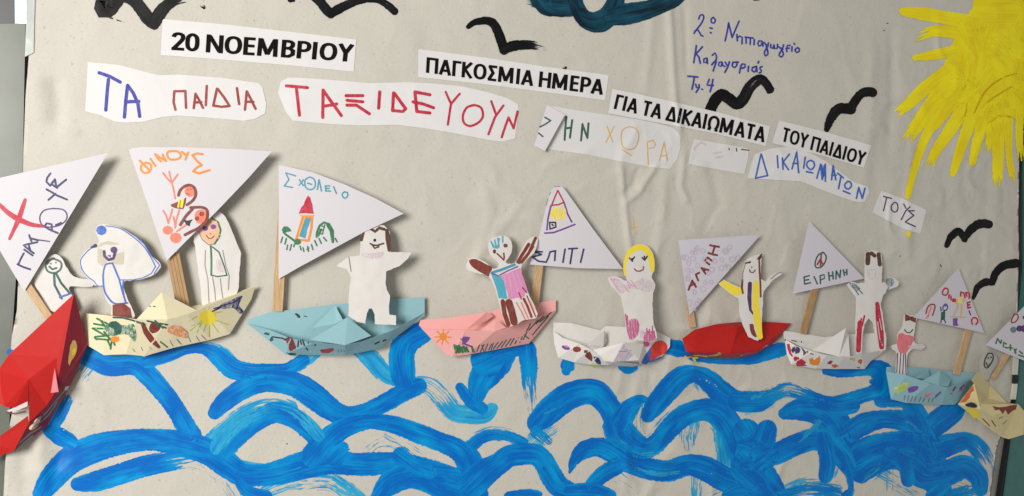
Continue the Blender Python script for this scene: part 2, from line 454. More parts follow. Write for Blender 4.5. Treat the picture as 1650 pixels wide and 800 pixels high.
# ================================================================== SETTING
def slab(name, quad, h, m, thick=4, **tags):
    mb = MB(); f = [P(a, b, mm(h)) for a, b in quad]; k = [p+Vector((0, mm(thick), 0)) for p in f]; n = len(f)
    fs = [tuple(range(n-1, -1, -1)), tuple(range(n, 2*n))]+[(i, (i+1) % n, (i+1) % n+n, i+n) for i in range(n)]
    mb.add(f+k, [(p.x, p.z) for p in f+k], [0]*(2*n), fs)
    return mb.build(name, m, None, smooth=False, **tags)
wallm = plain('dim_wall_paint', (.30, .31, .28), .6)
slab('wall', [(-900, -700), (2600, -700), (2600, 1500), (-900, 1500)], -60, wallm, 10, kind='structure')
o = slab('cabinet_panel', [(-420, 50), (41, 38), (36, 300), (18, 560), (2, 1300), (-420, 1300)], -9, plain('grey_green_panel', (.14, .155, .13), .35), 8,
     label='pale grey-green cabinet panel behind the left edge of the beige paper', category='panel')
o = slab('window_frame', [(-300, -300), (17, -300), (20, 42), (-300, 55)], -16, plain('dark_frame', (.05, .055, .06), .4), 12,
     label='dark window frame in the top left corner above the grey-green panel', category='window frame')
o = slab('window_pane', [(20, -300), (44, -300), (42, 41), (20, 43)], -26, plain('bright_window', (.85, .93, .96), .2, emit=1.1), 3,
     label='bright strip of window glass between the dark frame and the beige paper', category='window')
o = slab('door_frame', [(1643, 620), (1660, 430), (1660, -300), (2300, -300), (2300, 1300), (1600, 1300), (1619, 800)], 6, plain('teal_frame', (.05, .16, .155), .35), 14,
     label='dark teal door frame running down the right edge of the picture', category='door frame')
o = slab('rubber_seal', [(1636, 640), (1642, 640), (1618, 800), (1585, 1300), (1576, 1300), (1611, 800)], 3, plain('black_seal', (.01, .012, .012), .5), 8,
     label='thin black seal beside the teal frame at bottom right', category='seal')
o = slab('grey_panel', [(1560, 380), (1641, 380), (1640, 640), (1614, 800), (1590, 1300), (1400, 1300), (1500, 700)], -8, plain('grey_board', (.30, .30, .27), .5), 8,
     label='grey board behind the lower right edge of the beige paper', category='panel')

# ================================================================== THE MURAL PAPER
OR = P(825, 400)
mural = thing('mural', 'large sheet of beige kraft paper painted with blue waves, black gulls and a yellow sun', 'poster', OR)
edge = [(52, -200), (52, 0), (45, 95), (40, 160), (37, 240), (36, 300), (30, 420), (27, 500), (19, 540), (17, 560), (24, 600), (20, 660), (12, 700), (7, 760), (5, 800), (0, 1000),
        (1590, 1000), (1596, 800), (1607, 725), (1618, 690), (1632, 640), (1634, 600), (1640, 540), (1643, 400), (1646, 200), (1680, -200)]
ew = [(P(a, b).x, P(a, b).z) for a, b in edge]
poly = np.array(ew)
ins = np.zeros(XX.shape, bool)
for i in range(len(ew)):
    ax, az = ew[i]; bx, bz = ew[i-1]
    if az == bz: continue
    cnd = ((az > ZZ) != (bz > ZZ)) & (XX < (bx-ax)*(ZZ-az)/(bz-az)+ax); ins ^= cnd
# snap vertices near the outline onto it for a clean edge
GXv = XX.copy(); GZv = ZZ.copy()
for i in range(len(ew)):
    a = ew[i-1]; b = ew[i]
    d, t = dseg(XX, ZZ, a, b); m = d < GS*.75
    GXv[m] = a[0]+t[m]*(b[0]-a[0]); GZv[m] = a[1]+t[m]*(b[1]-a[1]); ins |= m
fidx = ins[:-1, :-1] & ins[1:, :-1] & ins[:-1, 1:] & ins[1:, 1:]
used = np.zeros(XX.shape, bool)
for dj in (0, 1):
    for di in (0, 1): used[dj:nz-1+dj, di:nx-1+di] |= fidx
idm = -np.ones(XX.shape, int); idm[used] = np.arange(used.sum())
vv = np.stack([GXv[used]-OR.x, -HH[used]-OR.y, GZv[used]-OR.z], 1)
jj, ii = np.nonzero(fidx)
ff = np.stack([idm[jj, ii], idm[jj, ii+1], idm[jj+1, ii+1], idm[jj+1, ii]], 1)
me = bpy.data.meshes.new('sheet'); me.from_pydata(vv.tolist(), [], ff.tolist()); me.polygons.foreach_set('use_smooth', [True]*len(me.polygons))
me.materials.append(KRAFT); sheet = bpy.data.objects.new('sheet', me); C.objects.link(sheet); sheet.parent = mural
S0 = SHEET()
layer = [0.12]
def nxt(k=.005): layer[0] += k; return mm(layer[0])
def strokes(name, frame, m, txt, parent=mural, jit=1.0, **tags):
    for st in parse(txt):
        mb = MB()
        pts = [(*fr(frame, p[0], p[1]), p[2]/frame[2]*1.19, (p[3]*(.72 if m is BLUEL else 1)) if len(p) > 3 else 0.0) for p in st]
        ribbon(mb, pts, S0, nxt(), step=3, jit=jit, dry_edge=.14)
        mb.build(name, m, parent, **tags)
Q = (0, 540, 3.077); RR = (400, 540, 3.077); SS = (800, 540, 3.077); TT = (1210, 540, 3.077)
# --- lighter, drier under-strokes first
strokes('wave_stroke', Q, BLUEL, """
 430,165,70,.75 370,245,100,.85 310,340,60,.8 ; 1040,560,100,.25 1110,500,110,.35 1200,420,100,.35 1292,370,90,.45 1380,360,80,.5 ;
 850,625,90,.5 960,625,90,.75 1050,665,90,.8 1110,730,70,.7 1150,790,70,.6 1180,850,70,.6; 960,50,30,.5 1060,60,40,.5 1110,100,60,.3 1190,190,60,.2;
 1090,590,50,.6 1180,640,50,.5 1292,660,50,.4""")
strokes('wave_stroke', RR, BLUEL, """
 250,150,50,.4 300,110,60,.4 340,80,50,.4; 545,70,60,.4 610,120,80,.35 665,185,75,.25 720,225,50,.2 ;
 830,240,60,.3 900,255,80,.55 960,310,100,.6 1020,380,80,.35 1090,395,80,.3 1170,395,75,.3 1210,365,50,.3;
 60,370,80,.6 130,345,60,.7 200,365,80,.4; 560,610,70,.8 640,540,110,.75 720,540,90,.7 800,590,90,.75 880,640,80,.75 980,660,60,.7;
 100,770,70,.5 200,730,90,.5 300,720,90,.7 400,720,90,.6 470,760,80,.4 540,820,80,.4; 1150,500,60,.6 1210,480,60,.6 1292,490,60,.6 1360,530,50,.6""")
strokes('wave_stroke', SS, BLUEL, """
 200,515,80,.45 270,460,80,.5 360,390,50,.75 440,355,40,.85; 960,440,100,.45 950,500,80,.6 955,560,40,.7; 1105,450,60,.3 1120,560,65,.35 1130,670,60,.4;
 990,690,50,.45 990,800,50,.55; 725,330,50,.6 712,440,45,.6 740,500,50,.6 850,400,40,.7; 1000,260,50,.55 1030,300,60,.7 1090,320,30,.7; 990,410,60,.7 1060,430,70,.7 1100,480,40,.6;
 600,700,70,.6 660,740,50,.7 ; 1070,790,50,.7 1140,760,50,.7""")
strokes('wave_stroke', TT, BLUEL, """
 0,370,70,.5 80,330,80,.5 160,280,80,.55 230,290,60,.6 300,320,50,.5; 690,640,40,.5 690,760,40,.5 ; 650,690,60,.5 720,730,90,.75 790,770,90,.65;
 1000,720,80,.65 1080,750,70,.6 1040,800,60,.6; 160,790,60,.5 240,750,70,.5 320,740,70,.6 420,760,60,.7; 1080,520,60,.6 1150,560,90,.8 1190,640,70,.8;
 330,480,60,.5 300,510,50,.6 260,520,40,.6; 380,560,50,.5 420,600,70,.7 400,680,60,.5 """)
# --- main waves
strokes('wave_stroke', Q, BLUE, """
 410,95,80 470,120,92 545,148,98 660,145,92 730,195,88 830,310,80 890,400,78 945,500,92 ;
 730,135,50 830,102,58 930,68,46 1010,70,46,.1 1080,105,80,.1 1150,165,88 1230,185,78 1320,185,72 1420,175,60 1500,130,60,.2;
 1065,385,60 1110,335,78 1190,275,88 1280,235,92 1370,230,95 1470,250,105 1550,300,110 1620,355,100 1690,395,84 1750,400,80,.15 1830,375,74 1930,325,78 2010,280,78,.1 2075,255,70,.1;
 205,790,75 255,715,105 350,620,118 480,560,118 620,530,100 760,520,90 900,540,110 1030,580,110 1120,640,110 1200,690,100,.1 1300,695,90,.1 1390,680,105 1490,650,115 1630,620,125 1740,640,95 1850,640,100 1940,630,80 2030,640,80 2130,670,90 2240,710,95 2340,750,120;
 385,740,60 480,725,88 600,688,88 720,650,88,.1 850,625,84,.25 940,610,50,.4;
 330,325,50,.3 290,400,62 252,455,62; 245,470,60 290,500,75 345,530,68;
 1190,740,40 1240,785,60 1320,800,50; 45,85,22 80,85,20""")
strokes('wave_stroke', RR, BLUE, """
 870,-15,90 790,30,110 762,90,108 762,150,108,.05 768,200,104,.05;
 1292,60,90 1230,120,150 1180,190,130 1145,250,100 1135,325,50,.1; 1050,260,40 1100,325,55 1160,365,50,.2;
 1095,560,60,.1 1150,515,50,.1 1210,495,50,.2 1292,505,50,.3 1360,535,50,.2;
 -100,570,60,.2 -40,500,70,.2 40,430,80,.1 130,385,90,.2 220,410,84 290,460,84 345,520,74;
 320,600,100 380,535,105 470,465,84 600,432,60 720,445,74 850,492,84,.1 950,530,80,.1 1040,570,90 1095,630,115 1105,700,110 1120,800,120;
 470,560,50,.1 430,600,90 ; 640,810,60 705,735,105 800,700,105 900,720,110 1000,770,120 1100,800,120;
 930,690,70 1010,700,80; 1110,740,120 1170,685,115 1240,640,92 1300,600,92 1400,590,90 1450,610,90 1495,680,90 1545,750,84 1620,790,80;
 760,600,80,.2 830,650,70,.25 900,680,60,.2""")
strokes('wave_stroke', SS, BLUE, """
 -40,120,150 20,90,90 80,72,60 150,70,62; 150,75,80 160,150,72,.1 162,250,60,.3 172,350,42,.5 176,410,34,.55;
 200,435,85 260,378,112 345,312,115 430,283,108,.05 500,292,108 560,360,95 600,435,110 640,500,110 700,550,100,.1 760,560,84,.2 815,515,80,.1 865,455,88 930,400,90 1020,372,92 1100,385,110 1160,460,110 1200,560,110 1250,640,120 1300,700,110;
 750,400,60 790,345,88 860,262,98 920,208,92 985,195,70 1050,225,88 1120,290,100 1200,330,84 1300,335,80;
 620,425,90 660,365,80 705,325,50 735,318,28;
 362,685,8 385,625,45 430,575,75 500,556,80 570,580,90 640,625,84 740,660,92 850,675,90 950,645,88 1040,665,105 1130,715,105 1230,742,84 1300,742,80;
 475,740,60 530,690,70 600,650,70; 60,800,40 150,785,36 210,790,30; 250,690,70 300,760,70 380,790,70 ; 370,775,60 480,775,70 560,800,60;
 352,150,58 350,165,62 346,178,40; 620,160,30 655,176,32 690,165,20; 850,60,60 900,68,72 960,80,50;
 1150,800,60 1200,778,66 1300,775,70; 200,480,60,.3 250,520,50,.4; 560,460,60,.2 580,520,50,.3 640,560,60,.4; 1190,400,40,.6 1240,440,60,.6 1270,500,50,.6; 1240,480,110 1292,560,130""")
strokes('wave_stroke', TT, BLUE, """
 -290,105,40 -180,118,44 -60,120,46 0,118,50 60,98,60 150,72,60; -60,330,90 40,330,88 110,300,60,.25 180,275,70,.4 250,290,60,.35 320,322,60,.1 400,345,70 500,318,60,.05 590,290,60 645,270,110 650,200,115,.05 600,165,70 520,180,44 440,190,36 370,180,30;
 165,390,50 230,372,90 320,375,112 400,420,130 450,500,130 480,580,120 520,640,80 ; 340,330,60 420,360,70 500,350,70;
 485,490,84 560,442,94 660,418,74 760,430,88 840,490,110 880,570,120 900,650,120 900,730,90;
 520,600,70 580,562,100 700,532,88 800,540,100 900,565,110 1000,540,88 1080,528,72,.1 1140,580,90,.3 1180,650,70,.5;
 850,500,80 930,432,105 1000,378,100 1040,335,60; 640,330,50,.1 760,330,60,.2 800,370,90,.1 840,440,100 870,510,90;
 545,690,80 640,640,70 720,620,80 800,650,100 860,700,110 960,690,110 1060,655,100 1125,700,84,.1 1140,765,60,.2;
 80,470,84 50,540,110 -10,600,120; -20,560,90 100,595,90 200,555,90 300,520,90 380,540,90 450,600,92 490,670,60;
 -20,660,140 50,720,150 110,800,120; 360,520,70 380,620,70 370,700,60,.1; 60,640,80 110,600,60; 150,800,50,.2 240,775,60,.3 330,770,60,.35 420,790,60,.3; 480,680,30 500,760,30,.3 470,800,40;
 900,800,60 960,760,60,.2; 690,590,60 760,640,60 780,720,60; 600,740,20,.5 700,640,30,.3; 1000,800,60,.2 1080,780,60,.3 1130,790,40,.3""")
# --- a few light, dry passes on top
strokes('wave_stroke', Q, BLUEL, """
 1075,560,60,.35 1120,490,80,.4 1200,415,80,.45 1290,370,70,.55 1370,355,50,.7; 1040,610,30,.85 1150,665,40,.7 1270,690,40,.8; 880,600,40,.9 980,600,40,.85 1060,650,50,.85""")
strokes('wave_stroke', RR, BLUEL, """
 150,355,60,.7 220,375,60,.5 290,430,60,.35 350,500,50,.3; 250,270,24,.75 340,350,30,.75 420,395,30,.75 500,405,24,.8; 110,700,30,.6 250,660,24,.7; 700,500,50,.75 800,560,60,.75 900,620,60,.8""")
strokes('wave_stroke', SS, BLUEL, """
 380,335,16,.7 450,335,16,.75; 560,470,40,.75 620,540,40,.7 690,590,40,.6 760,590,40,.5; 230,400,20,.6 320,350,20,.6; 1140,420,30,.7 1200,410,30,.8; 690,660,20,.5 800,690,24,.5 900,680,20,.5; 620,720,30,.8 700,745,30,.8""")
strokes('wave_stroke', TT, BLUEL, """
 20,310,40,.6 120,270,40,.65 200,260,50,.75 280,300,40,.8; 780,440,30,.6 850,490,30,.6; 330,440,40,.5 250,520,30,.6; 960,500,40,.8 1060,500,50,.85 1130,560,50,.85; 1100,650,40,.8 1160,690,40,.85; 560,720,30,.6 640,650,30,.6""")
# --- gulls
B1 = (150, 0, 7.857); FB = (400, 0, 3.333); FC = (800, 0, 3.333); BB = (1130, 100, 5.5); FP = (1410, 340, 2.105)
def gull(frame, txt, label):
    e = thing_part = None
    mb = MB()
    for st in parse(txt):
        pts = [(*fr(frame, p[0], p[1]), p[2]/frame[2]*1.2, p[3] if len(p) > 3 else 0.0) for p in st]
        ribbon(mb, pts, S0, nxt(), step=2.5, jit=.8)
    mb.build('gull', BLACK, mural, label=label)
gull(B1, "135,60,190 135,120,210 185,80,230 260,10,200 350,-50,160 440,-40,140 530,20,135 610,120,135 690,230,140 770,315,110; 770,300,120 830,190,140 900,100,130 1000,25,110,.15 1120,-10,90,.4 1260,-10,50,.75 1340,45,50,.7 1400,98,36,.2; 200,220,30,.3 245,238,14,.3; 300,255,12,.2 350,272,12,.2", 'broad wet black gull cut off by the top edge at left')
gull(FB, "330,-30,38 375,0,42 425,60,44 442,78,38; 448,70,44 500,42,42 560,15,36,.2 630,-2,30,.3 695,0,30,.2 750,30,34,.2 785,62,34,.1; 225,0,24 240,0,20", 'black gull at the top edge above the printed month')
gull(FC, "-152,145,20 -120,122,28 -60,112,36 -20,125,40 5,165,42 25,220,44 40,272,40; 45,262,50 100,246,46 190,243,40,.25 270,262,38,.75 325,300,44,.95 355,345,36,.9 366,362,22,.4", 'black gull with a dry speckled right wing')
gull(BB, "75,440,80 120,345,85 180,290,84 250,330,84 315,372,86 370,330,86,.05 430,225,82,.2 510,158,80,.2 565,180,66,.1 610,245,60,.1; 600,262,40,.3 660,240,14,.5", 'black gull touching the end of the blue handwriting')
gull(BB, "1112,600,40 1140,520,66 1190,440,78 1240,412,80 1325,418,80 ; 1325,420,78 1355,360,66 1410,290,66 1470,265,72 1518,272,70", 'black gull above the last printed strip')
gull(FP, "243,118,14 258,88,20 284,70,22 305,98,16; 303,96,18 325,64,24 356,44,26 386,46,24", 'small black gull left of the pair at right')
gull(FP, "334,296,10 348,260,18 375,242,22 398,244,18; 398,240,20 412,208,22 438,186,24 478,178,26", 'small black gull behind the tip of the family sail')
# --- dark cloud
CL = (820, 0, 5.5)
cl = MB()
for st in parse("""130,10,30,.6 200,20,60,.45 260,40,60,.2; 260,-20,120 330,60,120 420,90,90 540,80,110; 380,10,110 470,20,120 560,30,110; 560,-60,110 605,60,100 660,160,110 740,200,130 820,195,140 890,130,140 940,30,120 950,-60,120;
 930,150,120 1050,125,150 1200,95,130 1340,50,110 1470,-10,110 1540,-60,80; 650,110,60 740,150,60 830,120,60"""):
    ribbon(cl, [(*fr(CL, p[0], p[1]), p[2]/CL[2]*1.3, p[3] if len(p) > 3 else 0) for p in st], S0, nxt(), jit=.8)
cl.build('cloud', TEAL, mural, label='dark teal painted cloud cut off by the top edge')
cl = MB(); ribbon(cl, [(1216, -2, 7, .3), (1222, -2, 6, .3)], S0, nxt()); cl.build('paint_dab', TEAL, mural)
# --- sun
FX = (1400, 0, 2.353)
sm = MB(); bx = "400,-60 395,10 375,60 345,110 318,160 300,200 285,250 282,300 310,350 335,400 365,440 400,460 440,455 480,470 530,450 580,450 640,430 700,400 700,-60"
fill(sm, [fr(FX, *p[:2]) for p in parse(bx)[0]], S0, nxt(), grid=5, smooth=True, rough=3)
sun = sm.build('sun', YELLOW, mural, label='big yellow painted sun in the top right corner')
RAYS = """130,45,26 200,52,42 290,68,42 380,85,50; 85,185,8,.7 140,162,20,.6 205,132,32,.2 255,118,36 340,125,45; 175,220,18 240,210,32 320,195,38;
 40,530,15,.85 85,460,25,.7 120,420,28,.1 150,395,36 220,330,45 300,270,45; 60,650,15,.85 110,575,30,.6 180,480,45,.1 250,380,50 330,300,55;
 148,745,18 160,690,22 185,600,26 215,520,30 260,440,40 320,350,50; 225,655,25,.6 245,590,30,.1 290,520,38 350,430,50; 250,470,40 300,400,50 340,360,40;
 318,660,20 340,590,32 370,500,38 400,430,40; 392,620,20 405,560,32 430,470,40; 450,610,25,.6 460,540,30,.1 470,460,40;
 485,725,20,.5 488,660,34,.1 490,560,38 490,430,42; 560,740,30,.7 540,650,22,.2 530,560,22 528,430,34; 578,600,20,.4 570,520,25 575,400,30; 620,640,30,.4 620,520,30 620,400,30; 150,888,16 152,893,14"""
def sunstroke(name, txt, m=YELLOW):
    for st in parse(txt):
        mb = MB(); ribbon(mb, [(*fr(FX, p[0], p[1]), p[2]/FX[2]*1.18, (p[3] if len(p) > 3 else 0)+.1) for p in st], S0, nxt(), jit=1.0)
        mb.build(name, m, sun)
sunstroke('ray', RAYS)
random.seed(5)
sw = []
for k in range(34):
    cx = random.uniform(360, 620); cy = random.uniform(20, 440) if cx > 420 else random.uniform(120, 400)
    a = random.uniform(.6, 2.4); L = random.uniform(60, 150); bend = random.uniform(-50, 50); ww = random.uniform(16, 40)
    p = []
    for t in (-.5, -.15, .2, .5):
        p.append('%.0f,%.0f,%.0f,%.2f' % (cx+L*t*math.cos(a)+bend*(t*t-.1)*math.sin(a), cy+L*t*math.sin(a)-bend*(t*t-.1)*math.cos(a), ww, random.choice((0, .1, .35))))
    sw.append(' '.join(p))
sunstroke('brush_swirl', ';'.join(sw))
sunstroke('brush_swirl', '400,430,5,.3 440,350,6,.2 500,300,5,.3 560,280,5,.3; 365,440,6,.3 380,380,5,.3 420,340,5,.3; 340,260,5,.4 370,300,8,.4 360,340,5,.4; 420,420,5,.3 460,380,8,.3 540,330,6,.3; 300,420,5,.4 340,380,6,.4 355,330,5,.3; 450,470,5,.4 500,440,8,.3 560,450,5,.4; 430,200,5,.5 470,120,6,.4 540,80,5,.5; 410,300,14,.5 400,360,18,.4 430,400,12,.5', OCHRE)
# --- blue handwriting
HW = (1100, 10, 5.333)
pen = Pen(S0, HW, mural, .3)
pen.line('handwriting', 'blue', 12, """138,112 150,80 172,74 182,100 160,150 122,200 105,222 98,236 ; 105,215 130,205 148,232 158,252 174,260; 262,98 245,112 248,142 268,148 282,122 264,98; 234,188 254,193; 238,228 246,232;
 365,300 385,210 395,145 ; 395,145 410,210 425,270 ; 425,270 455,200 485,130; 466,245 470,300 ; 470,275 490,258 512,270 510,325; 545,270 545,320; 538,268 605,276; 582,275 580,328; 616,288 613,332;
 678,302 655,300 646,322 655,345 675,335 685,305; 685,305 690,345; 700,315 718,335 735,345 ; 738,318 722,360 702,400 712,430 732,415 728,375 718,350; 758,332 756,358 775,365 785,335 ; 785,335 790,368 812,365 816,330;
 828,352 850,370 862,372; 868,335 850,380 828,420 848,438 866,415 856,385; 922,338 900,340 895,365 895,392; 888,365 916,362; 940,350 938,388; 958,322 963,328; 988,358 966,375 980,400 1002,390 1004,368 988,358;
 118,340 108,410 95,488; 170,350 135,390 108,415; 115,410 140,440 152,492; 205,448 182,455 182,485 203,488 210,455; 210,450 213,495; 255,422 278,405 292,430 285,490 262,558; 282,470 262,490 250,505;
 335,482 312,485 308,512 328,520 340,490; 340,485 345,512 362,520; 366,482 380,510 388,515; 402,480 385,530 362,570; 432,485 425,515 445,530 462,515 466,488 440,482; 460,482 478,482; 488,575 498,525 512,498 536,500 536,525 510,535;
 566,518 562,562; 622,522 598,530 595,555 615,568 632,545 634,518; 634,518 638,565; 654,476 648,490; 682,520 664,528 664,542 678,555 672,570 658,574;
 45,603 130,610; 100,612 92,660 80,716; 112,672 118,700 135,700 ; 140,675 142,700 115,742; 164,715 170,718; 228,630 210,680 262,682; 260,632 250,690 235,736""", jit=.2)
pen.done()
# --- faint pencil and stray paint specks on the paper
for k_ in "575,185 577,186; 698,186 699,186; 1424,49 1425,50; 1429,38 1431,38; 1450,413 1451,413; 462,715 463,716; 561,726 563,724; 866,593 867,594; 1515,427 1517,430".split(';'):
    pen = Pen(S0, ID, mural, .2); pen.line('paint_speck', 'black', 1.2, k_); pen.done()
pen = Pen(S0, ID, mural, .2)
pen.line('paint_speck', 'ochre', 1.3, "1021,350 1022,370 1026,378; 1018,368 1028,366; 1537,692 1538,692"); pen.done()

# ================================================================== PRINTED AND HAND-WRITTEN STRIPS
GL = {'2': (.50, ["0.07,.72 .12,.87 .25,.92 .38,.86 .41,.70 .33,.50 .09,.10", ".01,.085 .47,.085"]),
 '0': (.52, [".25,.92 .11,.80 .075,.5 .11,.2 .25,.08 .39,.2 .425,.5 .39,.80 .25,.92"]), ' ': (.22, []),
 'Ν': (.66, [".085,0 .085,1", ".12,.93 .50,.07", ".54,0 .54,1"]), 'Ο': (.68, [".32,.92 .15,.82 .085,.5 .15,.18 .32,.08 .49,.18 .555,.5 .49,.82 .32,.92"]),
 'Ε': (.50, [".085,0 .085,1", ".1,.92 .42,.92", ".1,.52 .40,.52", ".1,.08 .42,.08"]), 'Μ': (.86, [".085,0 .10,1", ".12,.96 .37,.10", ".37,.10 .62,.96", ".64,1 .66,0"]),
 'Β': (.56, [".085,0 .085,1", ".1,.92 .28,.92 .39,.84 .39,.66 .28,.54 .1,.54", ".28,.54 .42,.42 .42,.20 .28,.08 .1,.08"]),
 'Ρ': (.54, [".085,0 .085,1", ".1,.92 .29,.92 .41,.82 .41,.58 .29,.46 .1,.46"]), 'Ι': (.27, [".10,0 .10,1"]),
 'Υ': (.55, [".04,1 .26,.48", ".47,1 .255,.48", ".257,0 .257,.52"]), 'Π': (.64, [".085,0 .085,1", ".1,.92 .48,.92", ".50,0 .50,1"]),
 'Α': (.62, [".06,0 .28,.97", ".51,0 .29,.97", ".14,.28 .43,.28"]), 'Γ': (.46, [".085,0 .085,1", ".1,.92 .42,.92"]),
 'Κ': (.56, [".085,0 .085,1", ".46,1 .13,.52", ".14,.56 .48,0"]), 'Σ': (.52, [".45,.92 .04,.92", ".08,.93 .27,.52 .08,.07", ".04,.08 .45,.08"]),
 'Η': (.64, [".085,0 .085,1", ".1,.53 .48,.53", ".50,0 .50,1"]), 'Τ': (.52, [".02,.92 .46,.92", ".24,0 .24,.95"]),
 'Δ': (.64, [".07,.04 .29,.97", ".52,.04 .30,.97", ".01,.08 .57,.08"]), 'Ω': (.70, [".04,.08 .22,.08", ".20,.10 .11,.30 .085,.55 .14,.80 .33,.92 .52,.80 .575,.55 .55,.30 .46,.10", ".44,.08 .62,.08"])}
def prism_ribbon(mb, pts, surf_map, wd, e):
    """printed letter stroke of constant width with square ends; pts in letter units"""
    n = len(pts); closed = pts[0] == pts[-1] and n > 3
    V = []
    for i in range(n):
        if closed: a = pts[(i-1) % (n-1)]; b = pts[(i+1) % (n-1)]
        else: a = pts[max(i-1, 0)]; b = pts[min(i+1, n-1)]
        c = pts[i]
        def nrm(p, q):
            l = math.hypot(q[0]-p[0], q[1]-p[1]); return (-(q[1]-p[1])/l, (q[0]-p[0])/l)
        ns = []
        if a != c: ns.append(nrm(a, c))
        if b != c: ns.append(nrm(c, b))
        nn = (sum(q[0] for q in ns)/len(ns), sum(q[1] for q in ns)/len(ns)); l2 = nn[0]**2+nn[1]**2
        nn = (nn[0]/l2, nn[1]/l2)
        V.append(surf_map(c[0]+nn[0]*wd/2, c[1]+nn[1]*wd/2, e)); V.append(surf_map(c[0]-nn[0]*wd/2, c[1]-nn[1]*wd/2, e))
    mb.add(V, [(0, 0)]*len(V), [0]*len(V), [(2*i, 2*i+1, 2*i+3, 2*i+2) for i in range(n-1)])
def print_text(text, surf, q, parent, stem=.163):
    """q = top-left, bottom-left, top-right, bottom-right of the line of capitals"""
    tot = sum(GL[c][0] for c in text)-.1; mb = MB(); x0 = 0; e = .4
    (ax, ay), (bx, by), (cx, cy), (dx, dy) = q
    for c in text:
        adv, sts = GL[c]
        for s_ in sts:
            pts = parse(s_)[0]
            if len(pts) > 5:
                cl_ = pts[0] == pts[-1]
                if cl_:
                    pts = smooth_poly(pts[:-1], .045); pts.append(pts[0])
                else: pts = [tuple(p[:2]) for p in catmull([tuple(p) for p in pts], .06)]
            else:
                d = []
                for p, r in zip(pts[:-1], pts[1:]):
                    for k in range(8): d.append((p[0]+(r[0]-p[0])*k/8, p[1]+(r[1]-p[1])*k/8))
                pts = d+[pts[-1]]
            def mp(x, y, ee, x0=x0):
                t = (x+x0)/tot
                lx, ly = bx+(ax-bx)*y, by+(ay-by)*y; rx, ry = dx+(cx-dx)*y, dy+(cy-dy)*y
                return surf(lx+(rx-lx)*t, ly+(ry-ly)*t, ee)
            e += .008; prism_ribbon(mb, pts, mp, stem, mm(e))
        x0 += adv
    return mb.build('lettering', INK, parent, smooth=False)
def strip(frame, outline, label, m=STRIP, off=.5, name='paper_strip', group='paper strips glued across the mural', cat='paper strip', smooth=False, grid=3.6, surf=None, solid=.12):
    pts = [fr(frame, *p[:2]) for p in parse(outline)[0]]
    cx = sum(p[0] for p in pts)/len(pts); cy = sum(p[1] for p in pts)/len(pts)
    t = thing(name, label, cat, P(cx, cy), group)
    s = surf or SHEET(mm(off)); mb = MB(); fill(mb, pts, s, 0, grid=grid, smooth=smooth, rough=.12)
    mb.build('paper', m, t, solid=solid, smooth=False)
    return t, s
t, s = strip(ID, "262,31 365,40 470,52 574,64 570,116 470,106 365,97 259,89", 'white strip printed in black with 20 ΝΟΕΜΒΡΙΟΥ, top left')
print_text('20 ΝΟΕΜΒΡΙΟΥ', s, ((277, 51.5), (275.5, 81), (567, 72), (564, 100)), t)
t, s = strip(ID, "674,79.5 780,93 880,108 981,121.5 975,162 880,149 780,136 673.6,124.5", 'white strip printed ΠΑΓΚΟΣΜΙΑ ΗΜΕΡΑ under the dry winged gull')
print_text('ΠΑΓΚΟΣΜΙΑ ΗΜΕΡΑ', s, ((687.5, 92.3), (686, 117.5), (972, 128), (969, 153)), t)
t, s = strip(ID, "986.6,143.4 1070,161 1160,182 1241,204 1234,236 1150,215 1060,198 980,183", 'white strip printed ΓΙΑ ΤΑ ΔΙΚΑΙΩΜΑΤΑ crossing the paper fold', off=1.0)
print_text('ΓΙΑ ΤΑ ΔΙΚΑΙΩΜΑΤΑ', s, ((994, 152), (988.5, 175.5), (1234, 205), (1229.5, 229.5)), t)
t, s = strip(ID, "1255.5,194.5 1330,213 1404,234.5 1392,270.5 1320,250 1244,231", 'white strip printed ΤΟΥ ΠΑΙΔΙΟΥ, the rightmost printed strip', off=1.0)
print_text('ΤΟΥ ΠΑΙΔΙΟΥ', s, ((1263, 205), (1258.5, 227.5), (1395, 245.5), (1389, 267)), t)
A_ = (0, 0, 3.333)
t, s = strip(A_, "472,335 640,350 790,390 850,405 960,402 1200,420 1390,448 1410,470 1430,560 1424,610 1370,640 1310,650 1200,640 1050,628 950,622 870,630 770,655 680,660 620,655 540,620 457,598", 'white strip with hand-lettered blue ΤΑ and red-brown ΠΑΙΔΙΑ')
pen = Pen(s, A_, t); pen.line('lettering', 'blue', 15, "532,392 590,412 645,442; 582,428 575,500 568,592; 668,630 675,545 685,460; 685,460 715,500 740,555 750,626; 680,548 745,546")
pen.line('red_lettering', 'bred', 11, "942,590 932,550 936,492; 936,492 995,490; 995,490 999,580; 1040,582 1050,505 ; 1050,505 1070,540 1090,580; 1045,552 1080,550; 1110,463 1105,566; 1165,478 1145,568; 1145,568 1190,575 1232,570; 1232,570 1200,520 1168,478; 1272,475 1284,560; 1315,590 1325,492 ; 1325,492 1350,540 1372,585; 1322,548 1360,548"); pen.done()
t, s = strip(FB, "160,500 175,440 215,418 300,420 500,435 650,448 850,443 1000,450 1150,465 1300,500 1390,528 1448,560 1453,590 1433,745 1363,762 1300,755 1100,715 950,690 800,672 600,675 450,668 240,650 200,600", 'white strip hand-lettered ΤΑΞΙΔΕΥΟΥΝ in red marker')
pen = Pen(s, FB, t); pen.line('lettering', 'red', 14, "205,462 318,472; 258,470 275,620; 400,632 402,485; 402,485 440,540 500,622; 405,572 475,560; 525,515 615,515; 530,540 615,548; 530,566 580,566 650,612; 706,495 700,582; 780,500 775,595; 775,595 830,600 845,585; 845,585 785,503; 975,510 895,495; 895,495 905,600; 905,600 975,608; 885,548 940,560 995,580")
